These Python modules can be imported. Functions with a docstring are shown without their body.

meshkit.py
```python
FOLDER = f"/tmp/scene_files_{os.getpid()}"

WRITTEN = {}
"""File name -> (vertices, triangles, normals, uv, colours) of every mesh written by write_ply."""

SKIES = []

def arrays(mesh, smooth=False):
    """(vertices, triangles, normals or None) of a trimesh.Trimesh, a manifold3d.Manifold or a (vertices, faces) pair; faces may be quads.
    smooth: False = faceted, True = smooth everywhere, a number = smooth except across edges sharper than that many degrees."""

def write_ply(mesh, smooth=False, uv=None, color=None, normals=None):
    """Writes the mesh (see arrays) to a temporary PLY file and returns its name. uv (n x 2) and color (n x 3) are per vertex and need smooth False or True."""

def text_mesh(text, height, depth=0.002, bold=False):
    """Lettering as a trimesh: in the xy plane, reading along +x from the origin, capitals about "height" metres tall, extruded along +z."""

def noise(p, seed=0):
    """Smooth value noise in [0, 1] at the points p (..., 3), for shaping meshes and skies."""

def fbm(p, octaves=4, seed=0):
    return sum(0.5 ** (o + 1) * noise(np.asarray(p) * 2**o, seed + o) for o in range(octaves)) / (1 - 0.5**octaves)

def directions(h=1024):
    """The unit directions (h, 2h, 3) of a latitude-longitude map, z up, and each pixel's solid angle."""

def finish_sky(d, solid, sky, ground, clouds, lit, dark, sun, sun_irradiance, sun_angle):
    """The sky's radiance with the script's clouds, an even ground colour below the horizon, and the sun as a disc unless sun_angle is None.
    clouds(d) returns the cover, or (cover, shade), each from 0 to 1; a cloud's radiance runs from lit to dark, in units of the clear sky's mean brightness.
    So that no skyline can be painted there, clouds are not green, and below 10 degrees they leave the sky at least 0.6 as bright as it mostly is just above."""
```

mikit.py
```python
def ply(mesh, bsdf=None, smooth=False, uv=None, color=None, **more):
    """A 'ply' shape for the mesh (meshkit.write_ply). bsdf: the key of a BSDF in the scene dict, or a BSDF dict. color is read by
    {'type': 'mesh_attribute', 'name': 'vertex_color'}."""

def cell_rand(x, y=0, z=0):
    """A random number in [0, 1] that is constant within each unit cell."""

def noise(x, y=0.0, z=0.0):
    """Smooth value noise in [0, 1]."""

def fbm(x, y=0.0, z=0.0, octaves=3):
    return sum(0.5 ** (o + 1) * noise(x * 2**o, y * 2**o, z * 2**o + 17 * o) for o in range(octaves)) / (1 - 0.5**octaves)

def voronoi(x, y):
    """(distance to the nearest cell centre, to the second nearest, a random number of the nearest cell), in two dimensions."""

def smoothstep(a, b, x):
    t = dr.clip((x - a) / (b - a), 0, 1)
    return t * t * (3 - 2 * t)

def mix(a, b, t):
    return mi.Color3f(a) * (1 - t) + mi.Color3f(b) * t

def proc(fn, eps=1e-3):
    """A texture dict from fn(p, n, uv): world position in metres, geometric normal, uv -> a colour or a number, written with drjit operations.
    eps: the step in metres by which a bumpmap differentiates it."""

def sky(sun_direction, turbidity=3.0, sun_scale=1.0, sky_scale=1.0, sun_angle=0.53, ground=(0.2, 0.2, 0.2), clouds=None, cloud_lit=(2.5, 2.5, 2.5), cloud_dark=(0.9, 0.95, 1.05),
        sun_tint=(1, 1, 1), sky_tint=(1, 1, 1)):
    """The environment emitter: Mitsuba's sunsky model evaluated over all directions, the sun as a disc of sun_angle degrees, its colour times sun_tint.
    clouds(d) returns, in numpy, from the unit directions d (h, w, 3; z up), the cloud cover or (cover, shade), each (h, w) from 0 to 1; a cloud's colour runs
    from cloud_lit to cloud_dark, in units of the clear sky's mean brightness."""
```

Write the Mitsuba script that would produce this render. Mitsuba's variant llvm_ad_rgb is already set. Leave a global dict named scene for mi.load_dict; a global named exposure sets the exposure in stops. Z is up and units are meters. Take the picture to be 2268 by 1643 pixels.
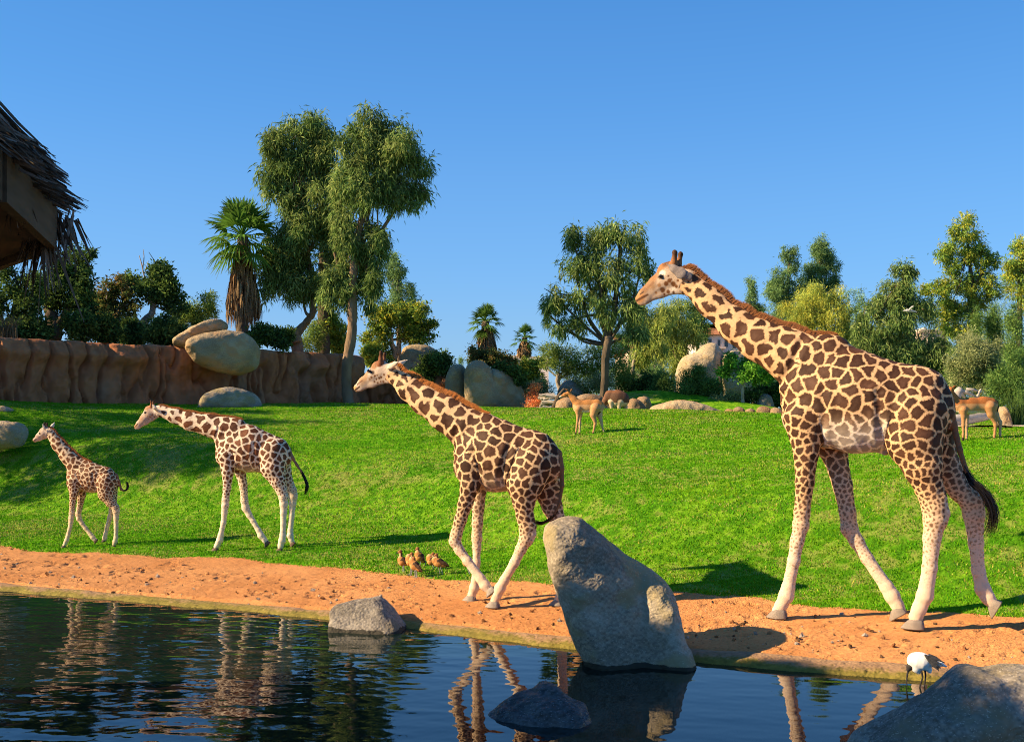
import math, random
import numpy as np, trimesh, manifold3d, mitsuba as mi, drjit as dr
import mikit, meshkit
from scipy.spatial import cKDTree
from scipy.interpolate import RBFInterpolator
from scipy.ndimage import gaussian_filter
from mikit import noise, fbm, voronoi, cell_rand, smoothstep, mix, proc, ply
T = mi.ScalarTransform4f
scene, labels = {}, {}

# ---------------------------------------------------------------- camera, sky, exposure
FOC, CX, HOR, EYE = 2400.0, 1134.0, 950.0, 2.65      # focal length, centre column, horizon row (photo measured on a 2268 x 1643 grid), eye height in m
scene['camera'] = {'type': 'perspective', 'fov': math.degrees(2 * math.atan(CX / FOC)), 'fov_axis': 'x',
                   'principal_point_offset_y': -(HOR - 821.5) / 1643.0, 'near_clip': 0.1, 'far_clip': 6000.0,
                   'to_world': T().look_at(origin=[0, 0, EYE], target=[0, 1, EYE], up=[0, 0, 1])}
SUN = np.array([-0.855, -0.165, 0.49])
def thin_haze(d):
    """Faint whitish haze that thickens to the horizon, with soft streaks."""
    el = np.degrees(np.arcsin(np.clip(d[..., 2], -1, 1)))
    return 0.80 * np.exp(-np.maximum(el, 0) / 8.5) * (0.9 + 0.2 * meshkit.noise(d * [3, 3, 14], 2))
scene['sky'] = mikit.sky(SUN.tolist(), turbidity=2.5, sun_tint=(1.04, 0.98, 0.84), sky_tint=(0.19, 0.51, 0.80), clouds=thin_haze, cloud_lit=(1.35, 1.65, 1.9))
exposure = 2.95

# ---------------------------------------------------------------- helpers
def spot(X, Y, d):
    """Point at distance d (m, along y) seen at photo column X, row Y."""
    return np.array([(X - CX) / FOC * d, d, EYE + (HOR - Y) / FOC * d])

def unit(v):
    v = np.asarray(v, float)
    return v / np.maximum(np.linalg.norm(v, axis=-1, keepdims=True), 1e-9)

def numbered(key):
    if key not in USED:
        USED.add(key); return key
    i = 1
    while f'{key}_{i:03d}' in USED: i += 1
    USED.add(f'{key}_{i:03d}')
    return f'{key}_{i:03d}'
USED = set()

def thing(name, label, cat, group=None):
    key = numbered(name)
    labels[key] = {'label': label, 'category': cat}
    if group: labels[key]['group'] = group
    return key

def part(parent, name, shape, label=None, kind=None):
    key = numbered(parent + '__' + name)
    scene[key] = shape
    e = {}
    if label: e['label'] = label
    if kind: e['kind'] = kind
    if e: labels[key] = e
    return key

def whole(name, shape, label, cat, group=None):
    key = thing(name, label, cat, group)
    scene[key] = shape
    return key

def setting(name, shape, label=None):
    scene[name] = shape
    labels[name] = {'kind': 'structure'}
    if label: labels[name]['label'] = label

def join(parts):
    """[(v, f)] or [(v, f, c)] joined."""
    n, V, F, C = 0, [], [], []
    for p in parts:
        V.append(p[0]); F.append(np.asarray(p[1]) + n); n += len(p[0])
        if len(p) > 2: C.append(p[2])
    return (np.vstack(V), np.vstack(F)) + ((np.vstack(C),) if C else ())

def tube(points, radii, sides=7, cap=True):
    """Tapered tube through the points."""
    P = np.asarray(points, float); R = np.broadcast_to(np.asarray(radii, float), len(P))
    tan = unit(np.gradient(P, axis=0))
    ref = np.array([0.31, 0.95, 0.05]) if abs(tan[0][2]) > 0.5 else np.array([0.05, 0.1, 1.0])
    a = unit(np.cross(tan, ref)); b = np.cross(tan, a)
    th = np.arange(sides) * 2 * np.pi / sides
    V = (P[:, None] + R[:, None, None] * (np.cos(th)[None, :, None] * a[:, None] + np.sin(th)[None, :, None] * b[:, None])).reshape(-1, 3)
    F = []
    for i in range(len(P) - 1):
        for j in range(sides):
            p, q = i * sides + j, i * sides + (j + 1) % sides
            F += [[p, q, q + sides], [p, q + sides, p + sides]]
    if cap:
        V = np.vstack([V, P[:1], P[-1:]]); n = len(P) * sides
        for j in range(sides):
            F += [[(j + 1) % sides, j, n], [n - sides + j, n - sides + (j + 1) % sides, n + 1]]
    return V, np.array(F)

def bend(points, n=6):
    """Smooth curve through the points (Catmull-Rom)."""
    P = np.asarray(points, float)
    if len(P) < 3: return np.array([P[0] + (P[-1] - P[0]) * t for t in np.linspace(0, 1, n + 1)])
    Q = np.vstack([2 * P[0] - P[1], P, 2 * P[-1] - P[-2]])
    out = []
    for i in range(1, len(Q) - 2):
        for t in np.arange(n) / n:
            a, b, c, d = Q[i - 1:i + 3]
            out.append(0.5 * (2 * b + (c - a) * t + (2 * a - 5 * b + 4 * c - d) * t * t + (3 * b - a - 3 * c + d) * t ** 3))
    return np.array(out + [P[-1]])

def box(center, size, rot=0.0):
    v = np.array([[x, y, z] for x in (-.5, .5) for y in (-.5, .5) for z in (-.5, .5)]) * size
    c, s = math.cos(rot), math.sin(rot)
    v = v @ np.array([[c, s, 0], [-s, c, 0], [0, 0, 1]]) + center
    return v, np.array([[0, 1, 3], [0, 3, 2], [4, 6, 7], [4, 7, 5], [0, 4, 5], [0, 5, 1], [2, 3, 7], [2, 7, 6], [0, 2, 6], [0, 6, 4], [1, 5, 7], [1, 7, 3]])

def surface_nets(F, h, o):
    """Triangle mesh of the zero surface of the grid F (negative inside), step h, origin o."""
    S = F < 0
    nx, ny, nz = F.shape
    cs = np.zeros((nx - 1, ny - 1, nz - 1), np.uint8)
    corners = [(a, b, c) for a in (0, 1) for b in (0, 1) for c in (0, 1)]
    for a, b, c in corners: cs += S[a:nx - 1 + a, b:ny - 1 + b, c:nz - 1 + c]
    I = np.argwhere((cs > 0) & (cs < 8))
    idx = np.full(cs.shape, -1, np.int32); idx[tuple(I.T)] = np.arange(len(I))
    val = np.stack([F[I[:, 0] + a, I[:, 1] + b, I[:, 2] + c] for a, b, c in corners], 1)
    cor = np.array(corners, float)
    acc, cnt = np.zeros((len(I), 3)), np.zeros(len(I))
    for i in range(8):
        for j in range(i + 1, 8):
            if np.abs(cor[i] - cor[j]).sum() == 1:
                m = (val[:, i] < 0) != (val[:, j] < 0)
                t = np.where(m, val[:, i] / np.where(m, val[:, i] - val[:, j], 1), 0)
                acc += np.where(m[:, None], cor[i] + t[:, None] * (cor[j] - cor[i]), 0); cnt += m
    V = (I + acc / cnt[:, None]) * h + o
    Q = []
    for ax in range(3):
        b, c = (ax + 1) % 3, (ax + 2) % 3
        lo = [slice(None)] * 3; hi = [slice(None)] * 3
        lo[ax], hi[ax] = slice(0, -1), slice(1, None)
        for k in (b, c): lo[k] = hi[k] = slice(1, -1)
        A, B = S[tuple(lo)], S[tuple(hi)]
        for flip, m in ((False, A & ~B), (True, ~A & B)):
            J = np.argwhere(m)
            if not len(J): continue
            J[:, b] += 1; J[:, c] += 1
            def at(db, dc):
                K = J.copy(); K[:, b] -= db; K[:, c] -= dc
                return idx[K[:, 0], K[:, 1], K[:, 2]]
            q = np.stack([at(1, 1), at(0, 1), at(0, 0), at(1, 0)], 1)
            Q.append(q[:, ::-1] if flip else q)
    Q = np.vstack(Q)
    return V, np.vstack([Q[:, [0, 1, 2]], Q[:, [0, 2, 3]]])

def normals(V, F):
    n = np.zeros_like(V); c = np.cross(V[F[:, 1]] - V[F[:, 0]], V[F[:, 2]] - V[F[:, 0]])
    for k in range(3): np.add.at(n, F[:, k], c)
    return unit(n)

def relax(V, F, it=3, lam=0.5):
    from scipy.sparse import coo_matrix
    e = np.vstack([F[:, [0, 1]], F[:, [1, 2]], F[:, [2, 0]]]); e = np.vstack([e, e[:, ::-1]])
    A = coo_matrix((np.ones(len(e)), (e[:, 0], e[:, 1])), shape=(len(V), len(V))).tocsr(); A.data[:] = 1
    d = np.asarray(A.sum(1)); d[d == 0] = 1
    for i in range(it):
        V = V + lam * (A @ V / d - V); V = V - lam * 1.02 * (A @ V / d - V)
    return V

def vcol(key='leaf'):
    return {'type': 'mesh_attribute', 'name': 'vertex_color'}

# ---------------------------------------------------------------- materials
def mat(key, **d): scene[key] = d; return key
def rgb(*c): return {'type': 'rgb', 'value': list(c)}

mat('coat', type='principled', base_color=vcol(), roughness=0.65, specular=0.18)
mat('hair', type='twosided', bsdf={'type': 'principled', 'base_color': vcol(), 'roughness': 0.5, 'specular': 0.3})
mat('leaf', type='principledthin', base_color=vcol(), roughness=0.4, diff_trans=0.75)
mat('blade', type='twosided', bsdf={'type': 'diffuse', 'reflectance': vcol()})
mat('dull', type='twosided', bsdf={'type': 'diffuse', 'reflectance': vcol()})
mat('eye_gloss', type='principled', base_color=rgb(0.012, 0.008, 0.006), roughness=0.08, specular=0.6)

def bumped(key, color, rough, height, scale=1.0, eps=4e-3, spec=0.25):
    base = {'type': 'principled', 'base_color': proc(color), 'roughness': rough, 'specular': spec}
    mat(key, type='twosided', bsdf={'type': 'bumpmap', 'arbitrary': proc(height, eps), 'scale': scale, 'bsdf': base})

def granite(dark, light, speck, warm, wet=None):
    def col(p, n, uv):
        g = fbm(p.x * 38, p.y * 38, p.z * 38, 2)
        s = noise(p.x * 90, p.y * 90, p.z * 90)
        big = fbm(p.x * 1.6, p.y * 1.6, p.z * 1.6, 3)
        c = mix(dark, light, smoothstep(0.28, 0.74, g * 0.4 + big * 0.6))
        c = mix(c, warm, smoothstep(0.50, 0.66, fbm(p.x * 2.7 + 9, p.y * 2.7, p.z * 2.7, 4)) * 0.8)
        c = mix(c, speck, smoothstep(0.74, 0.9, s) * 0.35)
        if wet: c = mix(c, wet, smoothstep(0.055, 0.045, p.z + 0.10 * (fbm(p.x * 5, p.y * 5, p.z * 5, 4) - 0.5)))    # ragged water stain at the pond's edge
        return c
    return col
def rock_bump(p, n, uv):
    return 0.045 * fbm(p.x * 9, p.y * 9, p.z * 9, 3) + 0.016 * fbm(p.x * 45, p.y * 45, p.z * 45, 2)
bumped('granite_wet', granite((0.02, 0.018, 0.017), (0.10, 0.095, 0.09), (0.34, 0.33, 0.32), (0.05, 0.045, 0.035)), 0.4, rock_bump)
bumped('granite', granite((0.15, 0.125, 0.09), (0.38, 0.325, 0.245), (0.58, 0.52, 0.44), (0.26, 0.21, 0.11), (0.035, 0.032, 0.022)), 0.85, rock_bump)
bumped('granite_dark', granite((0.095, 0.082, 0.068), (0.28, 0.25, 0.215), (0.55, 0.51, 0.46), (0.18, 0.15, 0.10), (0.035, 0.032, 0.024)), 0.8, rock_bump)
bumped('brown_stone', granite((0.13, 0.09, 0.055), (0.30, 0.21, 0.13), (0.34, 0.27, 0.18), (0.24, 0.13, 0.06)), 0.9, rock_bump)
bumped('sandstone', granite((0.22, 0.165, 0.10), (0.40, 0.32, 0.20), (0.42, 0.35, 0.24), (0.36, 0.22, 0.11)), 0.9, rock_bump)
bumped('pale_stone', granite((0.25, 0.20, 0.13), (0.42, 0.35, 0.25), (0.48, 0.41, 0.31), (0.34, 0.25, 0.14)), 0.9, rock_bump)
# ================================================================ the ground
SL = 0.8944                                              # shore runs from right-near to left-far, one in two
def shore(x, y): return ((y - 13.68) + 0.5 * x) * SL + 0.22 * np.sin(x * 0.55 + 0.6) * np.exp(-(x / 9.0) ** 2)    # metres inland of the waterline
def _pts():
    P = []
    for X, Y, d in [(100, 1100, 25), (300, 1100, 25), (20, 987, 30), (150, 985, 30), (300, 935, 34), (0, 888, 36), (-300, 885, 31), (300, 893, 40.5), (600, 895, 45), (750, 894, 47), (1000, 905, 50),
                    (480, 985, 29), (560, 1080, 25.0), (700, 965, 32), (680, 912, 38), (1134, 1000, 27), (1134, 1100, 21.5), (1134, 1200, 18.2), (1134, 935, 32), (1134, 907, 38), (1134, 911, 50),
                    (1310, 962, 28), (1310, 909, 36), (1700, 919, 33), (1700, 1000, 24.5), (1700, 1150, 17.8), (2180, 972, 23), (2200, 951, 26), (2100, 1100, 17.3), (2200, 1200, 14.9),
                    (2250, 958, 30), (2500, 960, 30), (1700, 925, 42), (2000, 932, 36), (1300, 915, 46), (2700, 1100, 16.5), (2700, 970, 24)]:
        P.append(spot(X, Y, d))
    for x in np.arange(-16, 15, 2.0):
        P.append(np.array([x, 13.68 - 0.5 * x + 2.6 / SL, 0.30]))
        P.append(np.array([x, 13.68 - 0.5 * x + 1.6 / SL, 0.24]))
    for x in (-40, -20, 0, 20, 40): P.append(np.array([x, 62, 3.2])); P.append(np.array([x, 80, 3.2]))
    P += [np.array([-34, 34, 3.4]), np.array([-30, 42, 3.5]), np.array([26, 16, 2.6]), np.array([30, 30, 2.9]), np.array([-28, 30, 1.4])]
    return np.array(P)
_P = _pts()
_rbf = RBFInterpolator(_P[:, :2], _P[:, 2], kernel='thin_plate_spline', smoothing=0.6)
_gx, _gy = np.linspace(-45, 45, 181), np.linspace(5, 85, 161)
_grid = _rbf(np.stack(np.meshgrid(_gx, _gy, indexing='ij'), -1).reshape(-1, 2)).reshape(181, 161)
from scipy.interpolate import RectBivariateSpline
_spl = RectBivariateSpline(_gx, _gy, _grid, kx=3, ky=3)
def sstep(a, b, x):
    t = np.clip((x - a) / (b - a), 0, 1); return t * t * (3 - 2 * t)
def hill(x, y):
    """Height of the lawn and the bank."""
    x, y = np.asarray(x, float), np.asarray(y, float)
    n = shore(x, y)
    z = _spl.ev(np.clip(x, -45, 45), np.clip(y, 5, 85))
    flat = 0.10 + 0.065 * n
    lo = 2.8 + 2.9 * sstep(3.0, -2.5, x)
    z = flat + (z - flat) * sstep(lo, lo + 4.4, n)
    z = z + 0.05 * (meshkit.fbm(np.stack([x * 0.9, y * 0.9, 0 * x], -1), 3, 5) - 0.5) * sstep(3, 7, n)
    return z
def sand_z(x, y):
    n = shore(x, y)
    q = np.stack([x, y, 0 * x], -1)
    z = 0.10 + 0.065 * n + 0.02 * (meshkit.fbm(q * 2.2, 3, 3) - 0.5) + 0.020 * (meshkit.fbm(q * 9, 3, 7) - 0.5)
    return np.where(n < 0.24, np.minimum(z - 0.03, 0.09 - 0.8 * (0.24 - n)), z - 0.015 * sstep(1.2, 0.3, n))
def on_ground(X, Y, lo=9.0, hi=60.0, f=hill):
    """Where the sight line of a photo spot meets the ground."""
    d = np.linspace(lo, hi, 6000)
    p = np.stack([(X - CX) / FOC * d, d, EYE + (HOR - Y) / FOC * d], -1)
    below = p[:, 2] < f(p[:, 0], p[:, 1])
    i = np.argmax(below) if below.any() else len(d) - 1
    return p[i]

def sheet(xs, ys, zf, keep=None):
    X, Y = np.meshgrid(xs, ys, indexing='ij')
    V = np.stack([X, Y, zf(X, Y)], -1).reshape(-1, 3)
    i = np.arange(len(xs) * len(ys)).reshape(len(xs), len(ys))
    F = np.vstack([np.stack([i[:-1, :-1], i[1:, :-1], i[1:, 1:]], -1).reshape(-1, 3), np.stack([i[:-1, :-1], i[1:, 1:], i[:-1, 1:]], -1).reshape(-1, 3)])
    if keep is not None:
        k = keep(V[:, 0], V[:, 1]); F = F[k[F].any(1)]
        u, inv = np.unique(F, return_inverse=True); V, F = V[u], inv.reshape(F.shape)
    return V, F

def edge_n(x): return 2.62 + 0.16 * np.sin(x * 0.9) + 0.10 * np.sin(x * 2.3 + 1) + 0.05 * np.sin(x * 6.1)
def lawn_z(x, y):
    n = shore(x, y); e = n - edge_n(x)
    return hill(x, y) - 0.10 * (1 - sstep(-0.35, 0.35, e)) + 0.015 * sstep(0, 0.3, e)

def lawn_col(p, n, uv):
    a = fbm(p.x * 0.55, p.y * 0.55, 0.0, 4)
    b = fbm(p.x * 5, p.y * 5, 3.0, 3)
    c = mix((0.05, 0.16, 0.005), (0.12, 0.26, 0.010), smoothstep(0.3, 0.7, b))
    return mix(c, (0.19, 0.17, 0.06), smoothstep(0.5, 0.68, a * 0.55 + b * 0.45) * 0.6)
bumped('lawn_turf', lawn_col, 0.95, lambda p, n, uv: 0.03 * fbm(p.x * 14, p.y * 14, 0.0, 3), spec=0.05)
V, F = sheet(np.arange(-30, 30.01, 0.15), np.concatenate([np.arange(8, 40, 0.15), np.arange(40, 84, 0.6)]), lawn_z, lambda x, y: shore(x, y) > 1.9)
setting('lawn', ply((V, F), 'lawn_turf', smooth=True), 'green grass slope rising behind the sand path')

def sand_col(p, n, uv):
    a = fbm(p.x * 1.3, p.y * 1.3, 0.0, 3)
    b = fbm(p.x * 40, p.y * 40, p.z * 40, 2)
    g = noise(p.x * 70, p.y * 70, p.z * 70)
    c = mix((0.39, 0.165, 0.058), (0.52, 0.25, 0.10), smoothstep(0.25, 0.75, a * 0.5 + b * 0.5))
    return mix(c, (0.17, 0.06, 0.022), smoothstep(0.78, 0.93, g) * 0.75)
bumped('red_sand', sand_col, 0.95, lambda p, n, uv: 0.03 * fbm(p.x * 16, p.y * 16, 0.0, 3) + 0.018 * fbm(p.x * 60, p.y * 60, 0.0, 2), spec=0.1)
rng = np.random.default_rng(11)
prints = []                                              # hoof prints pressed into the sand
for i in range(190):
    x = rng.uniform(-11, 8); n0 = rng.uniform(0.7, 2.45)
    prints.append((x, 13.68 - 0.5 * x + n0 / SL, rng.uniform(0.05, 0.11), rng.uniform(0.014, 0.036)))
prints = np.array(prints)
def sand_surface(x, y):
    z = sand_z(x, y); n = shore(x, y)
    sh = x.shape; q = np.stack([x.ravel(), y.ravel()], -1); zz = z.ravel().copy()
    t = cKDTree(q)
    for a, b, r, dp in prints:
        i = np.array(t.query_ball_point([a, b], r * 2.2))
        if len(i):
            e = np.hypot(q[i, 0] - a, (q[i, 1] - b)) / r
            zz[i] += dp * (-np.exp(-e ** 4) + 0.45 * np.exp(-((e - 1.35) / 0.3) ** 2))
    return zz.reshape(sh)
V, F = sheet(np.arange(-13, 10, 0.035), np.arange(7.5, 25, 0.05), sand_surface, lambda x, y: (shore(x, y) > 0.12) & (shore(x, y) < 3.3))
setting('sand_path', ply((V, F), 'red_sand', smooth=True), 'orange sand path between pond and lawn')

# rounded concrete lip of the pond
def lip_col(p, n, uv):
    a = fbm(p.x * 3, p.y * 3, p.z * 6, 3); g = fbm(p.x * 30, p.y * 30, p.z * 30, 2)
    c = mix((0.19, 0.115, 0.06), (0.32, 0.20, 0.115), g)
    slime = smoothstep(0.085, 0.03, p.z + (a - 0.5) * 0.09 + (g - 0.5) * 0.05)
    return mix(c, mix((0.09, 0.085, 0.012), (0.25, 0.20, 0.03), g), slime * 0.9)
bumped('lip_stone', lip_col, 0.8, rock_bump)
us = np.arange(-26, 22, 0.06)
prof = [(-0.5, -0.5), (-0.26, -0.2), (-0.12, -0.05), (-0.05, 0.0), (0.0, 0.025), (0.07, 0.045), (0.14, 0.06), (0.22, 0.065), (0.32, 0.055), (0.6, 0.0)]
V = []
for n0, z0 in prof:
    y = 13.68 - 0.5 * us + n0 / SL
    for _ in range(4): y = y - (shore(us, y) - n0) / SL
    w = 0.10 * (meshkit.fbm(np.stack([us * 0.9, 0 * us, 0 * us], -1), 3, 2) - 0.5) + 0.09 * (meshkit.noise(np.stack([us * 3.1, 0 * us + 5, 0 * us + n0], -1), 4) - 0.5)
    V.append(np.stack([us + 0.447 * w, y + 0.894 * w, z0 * (1 + 0.5 * sstep(-1.0, 3.0, us)) + 0.055 * (meshkit.fbm(np.stack([us * 1.7, 0 * us + n0 * 3, 0 * us], -1), 3, 8) - 0.45)], -1))
V = np.array(V); m, k = V.shape[:2]
i = np.arange(m * k).reshape(m, k)
F = np.vstack([np.stack([i[:-1, :-1], i[:-1, 1:], i[1:, 1:]], -1).reshape(-1, 3), np.stack([i[:-1, :-1], i[1:, 1:], i[1:, :-1]], -1).reshape(-1, 3)])
setting('pond_bank', ply((V.reshape(-1, 3), F), 'lip_stone', smooth=True), 'rounded stone lip along the pond edge')

# water with wind ripples
def ripple(x, y):
    q = np.stack([x, y, 0 * x], -1)
    left = 0.14 + 0.36 * sstep(1.2, -4.5, x)
    z = 0
    r = np.random.default_rng(3)
    for i in range(26):
        a = r.normal(1.35, 0.42); L = 0.115 * 1.078 ** i; k = 2 * np.pi / L
        z = z + 0.00068 * (L / 0.3) ** 0.8 * np.sin(k * (x * math.cos(a) + y * math.sin(a)) + r.uniform(0, 6.3) + 1.5 * meshkit.noise(q * 0.35 + i, i))
    return z * left * (0.55 + 0.9 * meshkit.noise(q * 0.3 + 7, 3))
X = np.arange(-10.5, 6.5, 0.034); Yn = np.arange(8.0, 20.5, 0.026)
V, F = sheet(X, Yn, ripple, lambda x, y: (shore(x, y) < 0.3) & (np.abs(x) < y * 0.50 + 0.3))
mat('pond_water', type='plastic', diffuse_reflectance=rgb(0.004, 0.012, 0.010), int_ior=1.36, nonlinear=False)
setting('pond', ply((V, F), 'pond_water', smooth=True), 'dark rippled pond water')
rest = [box(np.array([c[0], c[1], -0.03]), np.array([c[2], c[3], 0.02])) for c in ((0, 0, 60, 11.2),)]
setting('pond_margin', ply(join(rest), 'pond_water'))
# dry earth to the horizon
mat('dry_earth', type='twosided', bsdf={'type': 'diffuse', 'reflectance': proc(lambda p, n, uv: mix((0.16, 0.12, 0.07), (0.26, 0.2, 0.12), fbm(p.x * 0.2, p.y * 0.2, 0.0, 3)))})
V = np.array([[-2500, 55, 2.6], [2500, 55, 2.6], [2500, 4000, 2.6], [-2500, 4000, 2.6], [-2500, -2000, -0.6], [2500, -2000, -0.6], [2500, 55, -0.6], [-2500, 55, -0.6]], float)
setting('ground', ply((V, np.array([[0, 1, 2], [0, 2, 3], [4, 5, 6], [4, 6, 7]])), 'dry_earth'))

# grass: short tufts, denser and smaller near the path, some dry straw
def grass():
    r = np.random.default_rng(21)
    P = []
    for lo, hi, den in ((8, 18, 560), (18, 24, 420), (24, 30, 290), (30, 40, 160), (40, 50, 50)):
        m = int(den * (hi - lo) * (hi + 1.0))
        y = r.uniform(lo, hi, m); x = r.uniform(-0.51, 0.51, m) * y
        P.append(np.stack([x, y], -1))
    P = np.vstack(P)
    n = shore(P[:, 0], P[:, 1]); e = n - edge_n(P[:, 0])
    P = P[e > r.uniform(-0.12, 0.25, len(P))]
    z = lawn_z(P[:, 0], P[:, 1])
    c0 = np.column_stack([P, z - 0.008])
    a = meshkit.fbm(np.column_stack([P * 0.55, 0 * z]), 4, 1); b = meshkit.fbm(np.column_stack([P * 3.2, 0 * z]), 3, 2)
    B = 3; m = len(P)
    C = np.repeat(c0, B, 0) + np.column_stack([r.normal(0, 0.028, (m * B, 2)), np.zeros(m * B)])
    dist = np.repeat(P[:, 1], B)
    L = r.uniform(0.025, 0.055, m * B) * (0.8 + 0.010 * dist)
    W = r.uniform(0.006, 0.011, m * B) * (0.55 + 0.022 * dist)
    ang = r.uniform(0, 2 * np.pi, m * B); lean = r.uniform(0.15, 1.15, m * B)
    d = np.stack([np.cos(ang) * lean, np.sin(ang) * lean, np.ones(m * B)], -1); d = unit(d) * L[:, None]
    side = unit(np.stack([r.normal(0, 1, m * B), r.normal(0, .45, m * B), np.zeros(m * B)], -1)) * W[:, None]
    V = np.stack([C - side, C + side, C + d], 1).reshape(-1, 3)
    streak = meshkit.fbm(np.column_stack([P * [0.35, 1.3], 0 * z]), 3, 6)
    dry = np.repeat(np.clip((a * 0.3 + b * 0.3 + streak * 0.4 - 0.45) * 6, 0.02, 0.8), B)
    isdry = r.random(m * B) < dry * 0.5
    g = np.stack([r.uniform(0.06, 0.13, m * B), r.uniform(0.22, 0.33, m * B), r.uniform(0.004, 0.011, m * B)], -1)
    s = np.stack([r.uniform(0.26, 0.44, m * B), r.uniform(0.28, 0.40, m * B), r.uniform(0.05, 0.13, m * B)], -1)
    g = g * (0.80 + 0.45 * np.repeat(meshkit.fbm(np.column_stack([P * [0.5, 0.9], 0 * z]), 3, 14), B))[:, None] * np.array([1.0, 1, 1])
    g[:, 0] *= 0.75 + 0.7 * np.repeat(a, B)
    col = np.where(isdry[:, None], s, g)
    return V, np.arange(len(V)).reshape(-1, 3), np.repeat(col, 3, 0)
v, f, c = grass()
scene['grass'] = ply((v, f), 'blade', color=c)
labels['grass'] = {'label': 'short green turf with dry straw blades covering the slope', 'category': 'grass', 'kind': 'stuff'}

# loose clods and pebbles on the sand
r = np.random.default_rng(33); out = []
ico = trimesh.creation.icosphere(1, 1.0)
for i in range(700):
    x = r.uniform(-11, 8); n0 = abs(r.normal(0, 1.2)) % 2.5 + 0.15; y = 13.68 - 0.5 * x + n0 / SL
    q = 0.007 + 0.022 * r.random() ** 3; v = ico.vertices * q * r.uniform(.6, 1.3, 3) * (1 + 0.3 * r.normal(0, 1, (len(ico.vertices), 1)))
    c = [(0.20, 0.09, 0.04), (0.30, 0.15, 0.07), (0.34, 0.30, 0.25), (0.12, 0.07, 0.04)][r.integers(0, 4)]
    out.append((v + [x, y, float(sand_z(x, y)) + q * .3], ico.faces, np.tile(np.array(c) * r.uniform(.7, 1.2), (len(v), 1))))
v, f, c = join(out)
scene['pebbles'] = ply((v, f), 'dull', color=c)
labels['pebbles'] = {'label': 'loose clods and pebbles scattered over the orange sand', 'category': 'pebbles', 'kind': 'stuff'}
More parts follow.
